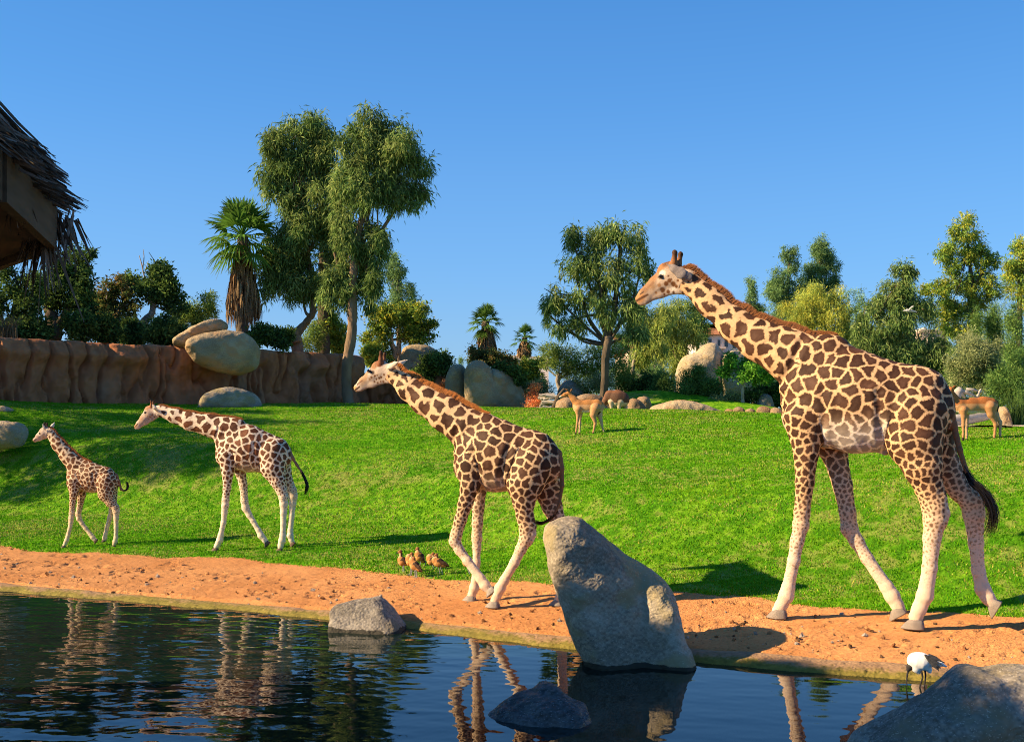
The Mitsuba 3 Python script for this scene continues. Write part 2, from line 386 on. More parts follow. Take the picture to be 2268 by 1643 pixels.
# ================================================================ animals
class Body:
    """A continuous body: tapered limbs blended on a grid. Local axes: u along the body (photo right), v towards the viewer, z up."""
    def __init__(self, zoom, p0, slope, h):
        self.ox, self.oy, self.k = zoom
        self.p0 = np.array(p0[:2], float); th = math.atan(slope)
        self.eu = np.array([math.cos(th), -math.sin(th)]); self.ev = np.array([-math.sin(th), -math.cos(th)])
        self.h, self.prims, self.m = h, [], self.k * p0[1] / FOC     # m: metres per traced unit
    def at(self, x, y, v=0.0):
        X, Y = self.ox + self.k * x, self.oy + self.k * y
        r = np.array([(X - CX) / FOC, 1.0])
        d = (v + self.p0 @ self.ev) / (r @ self.ev)
        return np.array([(r * d - self.p0) @ self.eu, v, EYE + (HOR - Y) / FOC * d])
    def world(self, P):
        P = np.asarray(P, float)
        return np.column_stack([self.p0 + P[:, :1] * self.eu + P[:, 1:2] * self.ev, P[:, 2]])
    def chain(self, name, pts, v=0.0, flat=1.0, k=0.05):
        """pts: (x, y, radius[, v]) traced; v: side offset in metres."""
        Q = [(self.at(p[0], p[1], p[3] if len(p) > 3 else v), p[2] * self.m) for p in pts]
        L = np.cumsum([0] + [np.linalg.norm(b[0] - a[0]) for a, b in zip(Q, Q[1:])]); L = L / max(L[-1], 1e-9)
        for i in range(len(Q) - 1):
            self.prims.append((name, Q[i][0], Q[i + 1][0], Q[i][1], Q[i + 1][1], flat, k, L[i], L[i + 1]))
    def dist(self, P, a, b, ra, rb, flat):
        s = np.array([1, 1 / flat, 1])
        A, B = a * s, b * s; d = B - A
        q = P * s - A
        t = np.clip(q @ d / max(d @ d, 1e-12), 0, 1)
        return (np.linalg.norm(q - t[:, None] * d, axis=1) - (ra + t * (rb - ra))) * (0.5 + 0.5 * flat), t
    def mesh(self):
        lo = np.min([np.minimum(p[1], p[2]) - max(p[3], p[4]) for p in self.prims], 0) - 0.08
        hi = np.max([np.maximum(p[1], p[2]) + max(p[3], p[4]) for p in self.prims], 0) + 0.08
        h = self.h; n = np.ceil((hi - lo) / h).astype(int) + 1
        F = np.full(n, 0.4, np.float32)
        for name, a, b, ra, rb, flat, k, t0, t1 in self.prims:
            e = max(ra, rb) + k + 2 * h
            i0 = np.maximum(((np.minimum(a, b) - e - lo) / h).astype(int), 0); i1 = np.minimum(((np.maximum(a, b) + e - lo) / h).astype(int) + 2, n)
            ax = [lo[j] + h * np.arange(i0[j], i1[j]) for j in range(3)]
            G = np.stack(np.meshgrid(*ax, indexing='ij'), -1)
            d = self.dist(G.reshape(-1, 3), a, b, ra, rb, flat)[0].reshape(G.shape[:3])
            s = tuple(slice(i0[j], i1[j]) for j in range(3))
            o = F[s]; w = np.maximum(k - np.abs(o - d), 0) / k
            F[s] = np.minimum(o, d) - w * w * k * 0.25
        V, Fc = surface_nets(F, h, lo)
        V = relax(V, Fc, 2)
        return V, Fc
    def where(self, V):
        """For each vertex the nearest chain's name index, and its place along that chain."""
        names = list(dict.fromkeys(p[0] for p in self.prims))
        best, who, par = np.full(len(V), 9.0), np.zeros(len(V), int), np.zeros(len(V))
        for name, a, b, ra, rb, flat, k, t0, t1 in self.prims:
            d, t = self.dist(V, a, b, ra, rb, flat)
            m = d < best
            best[m], who[m], par[m] = d[m], names.index(name), (t0 + t * (t1 - t0))[m]
        return names, who, par

def spread(V, N, size, rng):
    """Seeds on the surface no closer than the local size."""
    order = rng.permutation(len(V))[:30000]
    S, R = np.zeros((0, 6)), np.zeros(0)
    for i in order:
        q = np.concatenate([V[i], N[i] * size[i] * 0.45])
        if len(S) == 0 or (np.linalg.norm(S[:, :3] - q[:3], axis=1) + 0.5 * np.linalg.norm(S[:, 3:] - q[3:], axis=1) > 0.85 * np.minimum(R, size[i]) + 0.0 * R).all():
            S = np.vstack([S, q]); R = np.append(R, size[i])
    return S, R

def coat(V, N, size, gap, rng, jag):
    """(distance inside a patch from its rim, distance from its middle, patch number) of a net-like coat."""
    S, R = spread(V, N, size, rng)
    w = np.stack([meshkit.fbm(V * (1.1 / size.mean()) + 31 * i, 2, i) - 0.5 for i in range(3)], 1) * size[:, None] * 0.55
    Q = np.hstack([V + w, N * size[:, None] * 0.45])
    d, i = cKDTree(S).query(Q, k=5)
    rim = np.full(len(V), 9.0)
    for j in range(1, 5):
        sep = np.linalg.norm(S[i[:, j]] - S[i[:, 0]], axis=1)
        rim = np.minimum(rim, (d[:, j] ** 2 - d[:, 0] ** 2) / (2 * np.maximum(sep, 1e-6)))
    rim = rim + jag * (meshkit.fbm(V * 55, 2, 9) - 0.5)
    return rim - gap / 2, d[:, 0], i[:, 0]

def hoof_mesh(L, H, W):
    """Two claws; toe at -u, sole at z = 0, origin under the middle."""
    out = []
    for side in (-1, 1):
        ring = []
        for zf, l0, l1, wf in ((0, -0.55, 0.42, 1.0), (0.12, -0.57, 0.43, 1.04), (0.55, -0.40, 0.40, 0.95), (1.0, -0.20, 0.36, 0.80)):
            t = np.linspace(0, 2 * np.pi, 16, endpoint=False)
            x = np.cos(t); y = np.sin(t)
            u = np.where(x < 0, -x * l0, x * l1) * L
            ww = W * 0.5 * wf * (1 - 0.45 * np.clip(-x, 0, 1) ** 2)
            v = side * (W * 0.02 + ww * 0.5) + y * ww * 0.48
            ring.append(np.stack([u, v, np.full(16, zf * H)], -1))
        Vv = np.vstack(ring); F = []
        for a in range(3):
            for j in range(16):
                p, q = a * 16 + j, a * 16 + (j + 1) % 16
                F += [[p, q, q + 16], [p, q + 16, p + 16]]
        n = len(Vv); Vv = np.vstack([Vv, ring[0].mean(0), ring[3].mean(0)])
        for j in range(16): F += [[(j + 1) % 16, j, n], [48 + j, 48 + (j + 1) % 16, n + 1]]
        out.append((Vv, np.array(F)))
    return join(out)

def hair_lock(path, n, spread_r, r0, rng, col, jitter=0.25, droop=0.0):
    """n thin strands along a curve."""
    out = []
    P = bend(path, 4)
    for i in range(n):
        s = rng.uniform(0, 0.45); e = rng.uniform(0.7, 1.0)
        k0, k1 = int(s * (len(P) - 2)), max(int(e * (len(P) - 1)), int(s * (len(P) - 2)) + 2)
        q = P[k0:k1 + 1].copy(); t = np.linspace(0, 1, len(q))[:, None]
        q += rng.normal(0, spread_r * 0.35, 3) + rng.normal(0, spread_r, 3) * t * (1 - 0.35 * t) + np.array([0, 0, -droop]) * t ** 2 * rng.random()
        v, f = tube(q, r0 * (1 - 0.85 * t[:, 0]), 3, False)
        out.append((v, f, np.tile(np.array(col) * rng.uniform(0.6, 1.4), (len(v), 1))))
    return join(out)

def giraffe(key_label, zoom, feet, slope, h, parts, legs, hooves, mane, tail, tuft, face, style, seed):
    rng = np.random.default_rng(seed)
    fa = on_ground(zoom[0] + zoom[2] * feet[0], zoom[1] + zoom[2] * feet[1], f=lambda x, y: np.where(shore(x, y) > edge_n(x), hill(x, y), sand_z(x, y)))
    b = Body(zoom, fa, slope, h)
    m = b.m
    for name, pts, flat, k in parts: b.chain(name, pts, 0.0, flat, k)
    for name, pts, off in legs: b.chain(name, [(p[0], p[1], p[2], (p[3] if len(p) > 3 else 1.0) * off) for p in pts], 0.0, 0.82 if name[0] == 'f' else 0.8, style['legk'])
    b.chain('tail', tail, 0.0, 1.0, 0.03)
    V, F = b.mesh(); N = normals(V, F)
    names, who, par = b.where(V)
    sp = style['sp']
    big = np.isin(np.array(names)[who], ['torso', 'chest', 'neck'])
    V = V + N * (big * m * (7.5 * (meshkit.fbm(V * 0.013 / m, 3, seed) - 0.5) + 2.5 * (meshkit.fbm(V * 0.05 / m, 2, seed + 1) - 0.5)) + ~big * m * 2.2 * (meshkit.fbm(V * 0.06 / m, 2, seed + 2) - 0.5))[:, None]
    for A in style['folds']:                                            # creases of the skin
        L = bend([b.at(x, y) for x, y in A], 8); e, _ = cKDTree(L[:, [0, 2]]).query(V[:, [0, 2]]); e = e / m * style['fs']
        V = V - N * (m / style['fs'] * (5.5 * np.exp(-(e / 13) ** 2) - 3.5 * np.exp(-((e - 28) / 14) ** 2)))[:, None] * big[:, None]
    N = normals(V, F)
    size = sp * (0.66 + 0.66 * meshkit.noise(V * (0.9 / sp), 8)); gap = np.full(len(V), style['gap'])
    name = np.array(names)[who]
    lower = np.zeros(len(V))                                            # how far down a leg
    for nm in set(n for n, _, _ in legs):
        s = name == nm
        t = par[s]; lower[s] = t
        size[s] *= np.interp(t, [0, 0.18, 0.34, 0.5, 1], [0.95, 0.68, 0.44, 0.28, 0.2])
        gap[s] = style['gap'] * np.interp(t, [0, 0.25, 0.45, 1], [0.95, 0.8, 0.62, 0.6])
    s = name == 'neck'
    size[s] *= np.interp(par[s], [0, 0.3, 0.8, 1], [0.85, 1.35, 1.35, 1.15]); gap[s] = style['gap'] * np.interp(par[s], [0, .5, 1], [1.9, 2.2, 1.3])
    s = np.isin(name, ['skull', 'jaw', 'horn', 'ear'])
    size[s] = sp * 0.4; gap[s] = style['gap']
    # smooth the local size over the surface so that regions flow into one another
    kd = cKDTree(V[::7]); _, nb = kd.query(V, k=40); size = size[::7][nb].mean(1); gap = gap[::7][nb].mean(1)
    rim, mid, pid = coat(V, N, size, gap, rng, style['jag'])
    pr = rng.random(9999)[pid % 9999]
    line = np.array(style['line']) * (0.88 + 0.24 * meshkit.fbm(V * 9, 3, 4))[:, None]
    pale = np.array(style['pale']) * (0.9 + 0.2 * meshkit.fbm(V * 12, 3, 6))[:, None]
    # paler belly and lower flank hair, paler legs
    zb = b.at(style['belly'][0], style['belly'][1])[2]; zt = b.at(style['belly'][0], style['belly'][2])[2]
    torso = np.isin(name, ['torso', 'chest'])
    f_pale = np.where(torso, sstep(zt, zb, V[:, 2] + 0.1 * (meshkit.fbm(V * 4, 3, 12) - .5)), 0) * 0.95
    leg = np.isin(name, [n for n, _, _ in legs])
    f_pale = np.maximum(f_pale, np.where(leg, sstep(0.36, 0.66, lower), 0))
    inner = np.where(leg | torso, sstep(0.2, 0.75, np.where(V[:, 1] > 0, -N[:, 1], N[:, 1])) * sstep(0.02, 0.12, np.abs(V[:, 1])), 0) * leg
    f_pale = np.maximum(f_pale, inner * 0.6)
    pale = np.where(torso[:, None], np.array(style.get('under', style['pale'])), pale)
    base = line + (pale - line) * f_pale[:, None]
    d0, d1 = np.array(style['dark']), np.array(style['mid'])
    patch = d0 + (d1 - d0) * np.clip(rim / (size * 0.33), 0, 1)[:, None] ** 0.8
    patch = patch * (0.62 + 0.76 * pr)[:, None] * (0.85 + 0.3 * meshkit.fbm(V * 30, 2, 3))[:, None]
    patch = patch + (base - patch) * (np.where(torso, f_pale * 0.45, 0) + inner * 0.2)[:, None]
    low = np.where(leg, sstep(0.36, 0.72, lower), 0)[:, None]; patch = patch + (np.array((0.40, 0.24, 0.14)) - patch) * low * 0.8
    fade = np.where(leg, 1 - sstep(style['legend'] - 0.12, style['legend'] + 0.10, lower + 0.16 * (pr - 0.5)), 1.0)
    on = sstep(-0.004, 0.004, rim - np.where(leg, sstep(0.3, 0.6, lower) * size * 0.11, 0)) * (fade > 0.5)
    on = on * np.where(np.isin(name, ['skull', 'jaw', 'horn', 'ear']), 0, 1)
    C = base + (patch - base) * on[:, None]
    # faint freckles and dust on shanks
    C = C * (1 - 0.30 * (leg * sstep(0.35, 0.6, lower) * sstep(0.66, 0.8, meshkit.noise(V * 55, 5)) * (lower < 0.85)))[:, None]
    C[name == 'tail'] = np.array(style['dark']) * 1.5 + 0.18 * np.array(style['line'])
    # head markings, laid out in the head's own profile
    head = np.isin(name, ['skull', 'jaw', 'horn', 'ear'])
    H = np.where(head)[0]; hv = V[H]
    def near(x, y): p = b.at(x, y); return np.hypot(hv[:, 0] - p[0], hv[:, 2] - p[2]) / m
    wob = (meshkit.fbm(hv * 14 / max(m / 0.0032, .7), 3, 2) - 0.5)
    c = np.tile(style['cheek'], (len(H), 1)) * (0.9 + 0.25 * wob)[:, None]
    def lay(w, colr): nonlocal c; c = c + (np.array(colr) - c) * np.clip(w, 0, 1)[:, None]
    for (x, y, r, soft, colr) in face['areas']:
        q = near(x, y) / r + wob * 0.5; lay(1 - sstep(1 - soft, 1 + soft * 0.5, q), colr)
    for (x0, y0, x1, y1, w, colr) in face['lines']:
        A, B = b.at(x0, y0), b.at(x1, y1); dd = (B - A)[[0, 2]]; q = hv[:, [0, 2]] - A[[0, 2]]
        t = np.clip(q @ dd / (dd @ dd), 0, 1); e = np.linalg.norm(q - t[:, None] * dd, axis=1) / m
        lay(1 - sstep(w * 0.6, w, e + wob * w * 0.4), colr)
    c[name[H] == 'horn'] = (np.array(style['horn']) * (0.3 + 1.0 * sstep(1.0, 0.35, par[H]))[:, None] * (0.8 + .4 * (wob + .5))[:, None])[name[H] == 'horn']
    ear = name[H] == 'ear'
    c[ear] = np.array(style['ear']) * (0.9 + 0.3 * wob[ear])[:, None]
    C[H] = c
    W = b.world(V)
    g = thing('giraffe', key_label, 'giraffe', 'giraffes walking along the pond')
    part(g, 'body', ply((W, F[:, ::-1]), 'coat', smooth=True, color=np.clip(C, 0.004, 0.85)))
    # eyes
    for x, y, r, v in face['eyes']:
        e = trimesh.creation.icosphere(3, r * m); e.apply_translation(b.at(x, y, 0) * [1, 0, 1] + [0, v * m, 0])
        part(g, 'eye', ply((b.world(e.vertices), e.faces[:, ::-1]), 'eye_gloss', smooth=True))
    # mane: upright hair along the crest of the neck
    P = bend([b.at(x, y) for x, y, hh in mane], 30); hh = np.interp(np.linspace(0, 1, len(P)), np.linspace(0, 1, len(mane)), [q[2] for q in mane]) * m
    tan = unit(np.gradient(P, axis=0)); up = np.stack([tan[:, 2], 0 * tan[:, 0], -tan[:, 0]], -1); up = up * np.sign(up[:, 2:3] + 1e-9)
    out = []
    M = style['mane_n']
    ii = rng.integers(1, len(P) - 1, M); t = rng.random(M)[:, None]
    base_p = P[ii] + tan[ii] * (rng.random((M, 1)) - .5) * 0.05 - up[ii] * hh[ii][:, None] * 0.6
    base_p[:, 1] += rng.normal(0, 0.011, M) * (m / 0.003)
    _, q = cKDTree(V).query(base_p); base_p = V[q] - up[ii] * 0.006
    tip = base_p + up[ii] * (hh[ii] * rng.uniform(0.85, 1.3, M) * (0.85 + 0.3 * meshkit.noise(P[ii] * 16, 1)))[:, None] + tan[ii] * (rng.uniform(0.15, 0.6, M) * hh[ii])[:, None]
    tip[:, 1] += rng.normal(0, 0.012, M) * (m / 0.003)
    sd = tan[ii] * (0.006 * m / 0.003)
    Vm = np.stack([base_p - sd, base_p + sd, tip], 1).reshape(-1, 3)
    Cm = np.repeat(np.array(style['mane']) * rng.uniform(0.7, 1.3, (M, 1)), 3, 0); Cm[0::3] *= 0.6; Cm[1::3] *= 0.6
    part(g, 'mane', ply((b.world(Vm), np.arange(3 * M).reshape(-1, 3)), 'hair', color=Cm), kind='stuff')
    v, f, cc = hair_lock([b.at(x, y) for x, y in tuft[0]], tuft[1], tuft[2] * m, tuft[3] * m, rng, style.get('tuft', (0.014, 0.011, 0.010)))
    part(g, 'tail_tuft', ply((b.world(v), f), 'hair', color=cc), kind='stuff')
    for (x, y, ang, off, L, Hh) in hooves:
        v, f = hoof_mesh(L * m, Hh * m, L * 0.66 * m)
        ca, sa = math.cos(math.radians(ang)), math.sin(math.radians(ang))
        v = np.stack([v[:, 0] * ca + v[:, 2] * sa, v[:, 1], -v[:, 0] * sa + v[:, 2] * ca], -1) if ang else v
        o = b.at(x, y, off)
        if not ang:                                                   # a planted hoof stands on the ground
            w = b.world(o[None])[0]; n = shore(w[0], w[1])
            gz = float(hill(w[0], w[1]) if n > edge_n(w[0]) else sand_z(w[0], w[1])) - 0.012
            o = np.array([o[0], o[1], 0.35 * o[2] + 0.65 * gz])
        cc = np.tile(np.array(style['hoof']), (len(v), 1)) * (0.75 + 0.5 * meshkit.fbm(v * 60, 2, 3))[:, None]
        part(g, 'hoof', ply((b.world(v + o), f[:, ::-1]), 'coat', smooth=True, color=cc))
    return b
ZA, ZB, ZC = (1364.9, 506.9, 0.5698), (740.9, 740.9, 0.3797), (0.0, 857.9, 0.32668)
BR, TAN, WHT, DK = (0.14, 0.055, 0.02), (0.42, 0.26, 0.14), (0.60, 0.50, 0.40), (0.02, 0.014, 0.012)

# --- the big bull on the right
st = dict(sp=0.180, gap=0.031, folds=[[(728, 450), (695, 530), (655, 598)], [(822, 630), (828, 710), (800, 820)], [(1035, 640), (1040, 750), (1052, 845)]], fs=1.0, jag=0.028, line=(0.62, 0.385, 0.20), pale=(0.64, 0.49, 0.37), dark=(0.050, 0.018, 0.008), mid=(0.072, 0.033, 0.019), belly=(950, 830, 690), under=(0.80, 0.73, 0.64), legend=0.74, cheek=(0.47, 0.35, 0.26),
          horn=(0.20, 0.085, 0.032), ear=(0.26, 0.215, 0.20), mane=(0.27, 0.10, 0.032), hoof=(0.23, 0.19, 0.16), legk=0.035, mane_n=5200)
fc = dict(areas=[(172, 150, 34, .5, (0.30, 0.13, 0.045)), (205, 128, 30, .5, (0.16, 0.07, 0.028)), (250, 142, 26, .4, (0.10, 0.05, 0.025)), (128, 212, 42, .6, (0.25, 0.135, 0.065)), (150, 185, 24, .6, (0.27, 0.125, 0.05)), (108, 240, 24, .6, (0.24, 0.12, 0.055)), (92, 266, 30, .5, (0.38, 0.18, 0.07)),
                 (222, 250, 26, .5, (0.62, 0.52, 0.42)), (188, 176, 15, .4, (0.62, 0.54, 0.45)), (181, 190, 11, .4, (0.03, 0.02, 0.016)), (185, 240, 12, .3, BR), (215, 205, 10, .3, BR), (202, 216, 11, .3, BR), (228, 217, 11, .3, BR),
                 (205, 246, 9, .3, BR), (190, 256, 6, .3, BR), (226, 248, 6, .3, BR), (240, 226, 7, .3, BR), (248, 205, 6, .3, BR), (175, 222, 8, .3, (0.30, 0.15, 0.07)), (262, 240, 7, .3, BR), (160, 250, 6, .3, (0.3, 0.16, 0.08)), (290, 186, 9, .3, (0.03, 0.02, 0.015)), (212, 188, 5, .3, BR), (222, 200, 5, .3, BR)],
          lines=[(80, 282, 128, 258, 6, (0.10, 0.045, 0.022)), (105, 246, 150, 214, 7, (0.20, 0.10, 0.05)), (98, 256, 112, 248, 4, (0.05, 0.025, 0.015)), (172, 190, 192, 186, 4, (0.02, 0.014, 0.012))],
          eyes=[(183, 189, 8, 33), (183, 189, 8, -33)])
giraffe('tallest giraffe, brown horns raised, striding at right on the sand beside the standing boulder', ZA, (880, 1520), 0.49, 0.0118,
    [('skull', [(268, 190, 46), (205, 186, 47), (158, 220, 37), (118, 252, 27), (92, 272, 20)], 0.62, 0.06), ('jaw', [(248, 222, 32), (175, 246, 21), (112, 276, 15), (98, 284, 12)], 0.5, 0.05),
     ('skull', [(190, 160, 29), (222, 148, 26)], 0.7, 0.05), ('horn', [(222, 145, 17, .045), (228, 96, 9, .06), (227, 91, 11, .06)], 1.0, 0.03), ('horn', [(240, 145, 16, -.045), (249, 104, 8, -.06), (250, 98, 10, -.06)], 1.0, 0.03),
     ('ear', [(282, 184, 13, .12), (250, 172, 23, .16), (222, 154, 16, .18), (195, 136, 4, .19)], 0.3, 0.015), ('ear', [(270, 158, 10, -.12), (285, 150, 17, -.19), (292, 158, 5, -.24)], 0.35, 0.015),
     ('neck', [(280, 204, 45), (368, 287, 53), (463, 374, 64), (560, 436, 79), (662, 484, 95), (745, 535, 116)], 0.62, 0.09),
     ('chest', [(775, 640, 140), (760, 720, 118)], 0.66, 0.07), ('chest', [(820, 520, 112), (850, 560, 125)], 0.62, 0.09), ('torso', [(850, 670, 175), (945, 680, 184), (1060, 692, 158)], 0.66, 0.12), ('torso', [(930, 600, 110), (1040, 635, 102), (1150, 660, 112)], 0.6, 0.10),
     ('torso', [(1090, 700, 140), (1160, 690, 135), (1200, 720, 95)], 0.64, 0.12), ('torso', [(1025, 852, 18), (1045, 866, 13)], 0.9, 0.04)],
    [('front_near', [(740, 740, 92, .7), (738, 870, 47), (733, 985, 35), (722, 1105, 30), (718, 1150, 30), (703, 1215, 25), (690, 1290, 23), (668, 1395, 24), (661, 1425, 28), (642, 1462, 23), (630, 1484, 24)], 0.21),
     ('front_far', [(790, 760, 88, .7), (850, 880, 48), (880, 1000, 37), (900, 1105, 31), (906, 1165, 32), (935, 1215, 27), (975, 1280, 23), (1052, 1392, 25), (1072, 1426, 28), (1092, 1462, 23), (1102, 1480, 22)], -0.20),
     ('hind_near', [(1165, 720, 118, .5), (1160, 830, 100, .8), (1190, 925, 70), (1212, 1010, 45), (1236, 1085, 42), (1240, 1130, 42), (1228, 1200, 31), (1218, 1320, 26), (1200, 1425, 29), (1178, 1475, 25), (1164, 1508, 25)], 0.22),
     ('hind_near', [(1235, 960, 24), (1262, 1040, 19), (1275, 1105, 18), (1258, 1145, 18)], 0.22),
     ('hind_far', [(1190, 720, 112, .5), (1215, 840, 92, .8), (1272, 930, 64), (1340, 1015, 44), (1383, 1055, 44), (1390, 1110, 38), (1398, 1220, 26), (1408, 1330, 23), (1425, 1400, 27), (1444, 1432, 24), (1466, 1462, 20)], -0.21)],
    [(629, 1503, 0, 0.21, 80, 36), (1102, 1506, -32, -0.20, 76, 34), (1158, 1536, 0, 0.22, 84, 36), (1484, 1478, -62, -0.21, 74, 32)],
    [(268, 160, 8), (300, 165, 20), (400, 232, 22), (500, 306, 24), (600, 357, 22), (700, 386, 20), (800, 408, 16), (850, 428, 8)],
    [(1262, 645, 20), (1290, 690, 15), (1312, 760, 12), (1335, 860, 10), (1362, 945, 9)],
    ([(1355, 930), (1385, 985), (1430, 1025), (1462, 1085), (1462, 1145), (1430, 1210)], 260, 15, 1.5), fc, st, 4)

# --- the young adult in the middle
st = dict(sp=0.172, gap=0.030, folds=[[(740, 560), (722, 610), (712, 655)], [(862, 690), (882, 780), (880, 890)], [(1062, 650), (1035, 750), (1005, 850)]], fs=0.8, jag=0.022, line=(0.62, 0.41, 0.23), pale=(0.64, 0.49, 0.36), dark=(0.050, 0.017, 0.008), mid=(0.074, 0.033, 0.018), belly=(950, 915, 770), legend=0.68, cheek=(0.50, 0.39, 0.31),
          horn=(0.16, 0.06, 0.026), ear=(0.62, 0.52, 0.42), mane=(0.48, 0.17, 0.04), hoof=(0.26, 0.23, 0.2), legk=0.03, mane_n=5200)
fc = dict(areas=[(238, 180, 32, .5, (0.28, 0.135, 0.06)), (265, 165, 28, .5, (0.17, 0.07, 0.03)), (170, 262, 36, .6, (0.34, 0.20, 0.11)), (192, 232, 22, .6, (0.36, 0.21, 0.12)), (236, 224, 15, .5, (0.06, 0.035, 0.025)), (118, 318, 24, .5, (0.50, 0.29, 0.12)), (212, 212, 16, .5, (0.05, 0.035, 0.03)), (207, 203, 9, .4, (0.6, 0.52, 0.45)),
                 (247, 243, 8, .3, BR), (228, 250, 8, .3, BR), (252, 262, 6, .3, BR), (215, 262, 8, .3, (0.3, 0.17, 0.09)), (270, 255, 7, .3, BR), (262, 238, 6, .3, BR), (283, 250, 8, .3, BR), (240, 275, 7, .3, BR), (258, 282, 6, .3, BR), (290, 275, 7, .3, BR), (310, 262, 8, .3, BR), (275, 275, 6, .3, BR), (302, 235, 8, .3, BR), (335, 230, 10, .3, (0.05, 0.02, 0.01))],
          lines=[(112, 332, 152, 306, 6, (0.06, 0.03, 0.02)), (140, 290, 172, 270, 6, (0.16, 0.08, 0.05)), (200, 214, 232, 222, 5, (0.02, 0.014, 0.012))], eyes=[(214, 213, 9, 33), (214, 213, 9, -33)])
giraffe('middle giraffe with long orange mane, crossing its front legs beside the standing boulder', ZB, (860, 1570), 0.40, 0.0112,
    [('skull', [(330, 212, 44), (272, 212, 47), (220, 240, 38), (168, 278, 27), (128, 308, 18)], 0.62, 0.05), ('jaw', [(306, 252, 32), (225, 284, 21), (152, 314, 13), (130, 322, 11)], 0.5, 0.04),
     ('skull', [(245, 185, 28), (272, 178, 26)], 0.7, 0.05), ('horn', [(268, 170, 19, .04), (271, 112, 9, .055), (270, 103, 11, .055)], 1.0, 0.025), ('horn', [(286, 175, 17, -.04), (292, 120, 8, -.055), (293, 112, 10, -.055)], 1.0, 0.025),
     ('ear', [(312, 196, 10, .10), (332, 184, 18, .16), (352, 171, 14, .2), (372, 158, 3, .23)], 0.35, 0.012), ('ear', [(352, 186, 9, -.10), (378, 172, 17, -.16), (402, 160, 11, -.2), (428, 146, 3, -.22)], 0.35, 0.012),
     ('neck', [(352, 236, 52), (434, 313, 68), (522, 382, 82), (640, 456, 100), (760, 535, 120)], 0.62, 0.08),
     ('chest', [(832, 690, 140), (800, 770, 112)], 0.62, 0.10), ('chest', [(880, 570, 112), (915, 620, 120)], 0.6, 0.10), ('torso', [(880, 700, 175), (950, 712, 196), (1055, 725, 168)], 0.64, 0.10), ('torso', [(960, 630, 112), (1080, 665, 104), (1170, 700, 110)], 0.6, 0.09),
     ('torso', [(1100, 735, 150), (1175, 735, 145), (1235, 765, 88)], 0.62, 0.10)],
    [('front_near', [(795, 770, 92, .7), (790, 880, 58), (765, 980, 43), (735, 1080, 36), (710, 1165, 34), (702, 1205, 34), (728, 1255, 28), (775, 1318, 26), (852, 1422, 27), (878, 1462, 30), (902, 1488, 24)], 0.19),
     ('front_far', [(850, 770, 85, .7), (848, 900, 42), (838, 1000, 37), (834, 1100, 33), (830, 1185, 31), (830, 1240, 25), (828, 1330, 22), (822, 1430, 23), (814, 1478, 28), (800, 1520, 23), (794, 1540, 24)], -0.18),
     ('hind_near', [(1160, 755, 125, .5), (1110, 880, 104, .85), (1104, 970, 66), (1108, 1060, 47), (1122, 1130, 44), (1118, 1190, 40), (1088, 1250, 31), (1050, 1330, 27), (990, 1432, 26), (965, 1480, 31), (946, 1524, 25), (934, 1550, 25)], 0.20),
     ('hind_near', [(1140, 1060, 26), (1153, 1120, 22), (1153, 1165, 22), (1130, 1205, 22)], 0.20),
     ('hind_far', [(1200, 760, 108, .5), (1235, 880, 86, .8), (1268, 1000, 60), (1308, 1105, 46), (1330, 1160, 42), (1330, 1280, 29), (1330, 1400, 26), (1325, 1490, 30), (1312, 1538, 25), (1304, 1556, 24)], -0.19)],
    [(922, 1510, -38, 0.19, 74, 34), (790, 1556, 0, -0.18, 84, 34), (926, 1576, 0, 0.20, 86, 36), (1297, 1578, 0, -0.19, 84, 34)],
    [(335, 172, 8), (385, 188, 20), (470, 245, 27), (560, 305, 29), (700, 372, 28), (820, 420, 24), (900, 458, 12)],
    [(1305, 690, 20), (1325, 780, 14), (1328, 880, 11), (1312, 980, 9), (1285, 1045, 8)],
    ([(1300, 1030), (1262, 1072), (1215, 1098), (1180, 1095), (1158, 1078)], 140, 8, 1.6), fc, st, 8)

# --- the slim one stretching its neck, second from the left
LBR = (0.22, 0.09, 0.04)
st = dict(sp=0.155, gap=0.036, folds=[[(1505, 280), (1482, 345)], [(1585, 390), (1610, 460), (1600, 540)], [(1752, 380), (1748, 470), (1762, 555)]], fs=1.3, jag=0.016, line=(0.66, 0.53, 0.40), pale=(0.68, 0.57, 0.44), dark=(0.085, 0.026, 0.010), mid=(0.115, 0.042, 0.019), belly=(1700, 575, 500), legend=0.55, cheek=(0.50, 0.37, 0.29),
          horn=(0.24, 0.09, 0.035), ear=(0.62, 0.55, 0.46), mane=(0.38, 0.14, 0.04), hoof=(0.12, 0.08, 0.06), legk=0.025, mane_n=3600)
fc = dict(areas=[(1000, 140, 26, .5, (0.36, 0.18, 0.09)), (1030, 128, 18, .5, (0.18, 0.08, 0.035)), (955, 205, 26, .6, (0.40, 0.23, 0.14)), (918, 262, 20, .5, (0.46, 0.26, 0.12)), (994, 171, 10, .4, (0.05, 0.03, 0.025)), (1060, 165, 18, .6, (0.64, 0.56, 0.48)),
                 (1025, 200, 6, .3, LBR), (1040, 190, 6, .3, LBR), (1015, 215, 5, .3, LBR), (1035, 212, 5, .3, LBR), (1052, 200, 5, .3, BR), (1010, 195, 4, .3, LBR), (1045, 178, 4, .3, BR), (1085, 150, 7, .3, (0.03, 0.02, 0.02)), (1100, 160, 6, .3, (0.03, 0.02, 0.02))],
          lines=[(908, 276, 940, 248, 5, (0.08, 0.04, 0.025)), (988, 172, 1005, 168, 4, (0.02, 0.014, 0.012))], eyes=[(993, 171, 6, 22), (993, 171, 6, -22)])
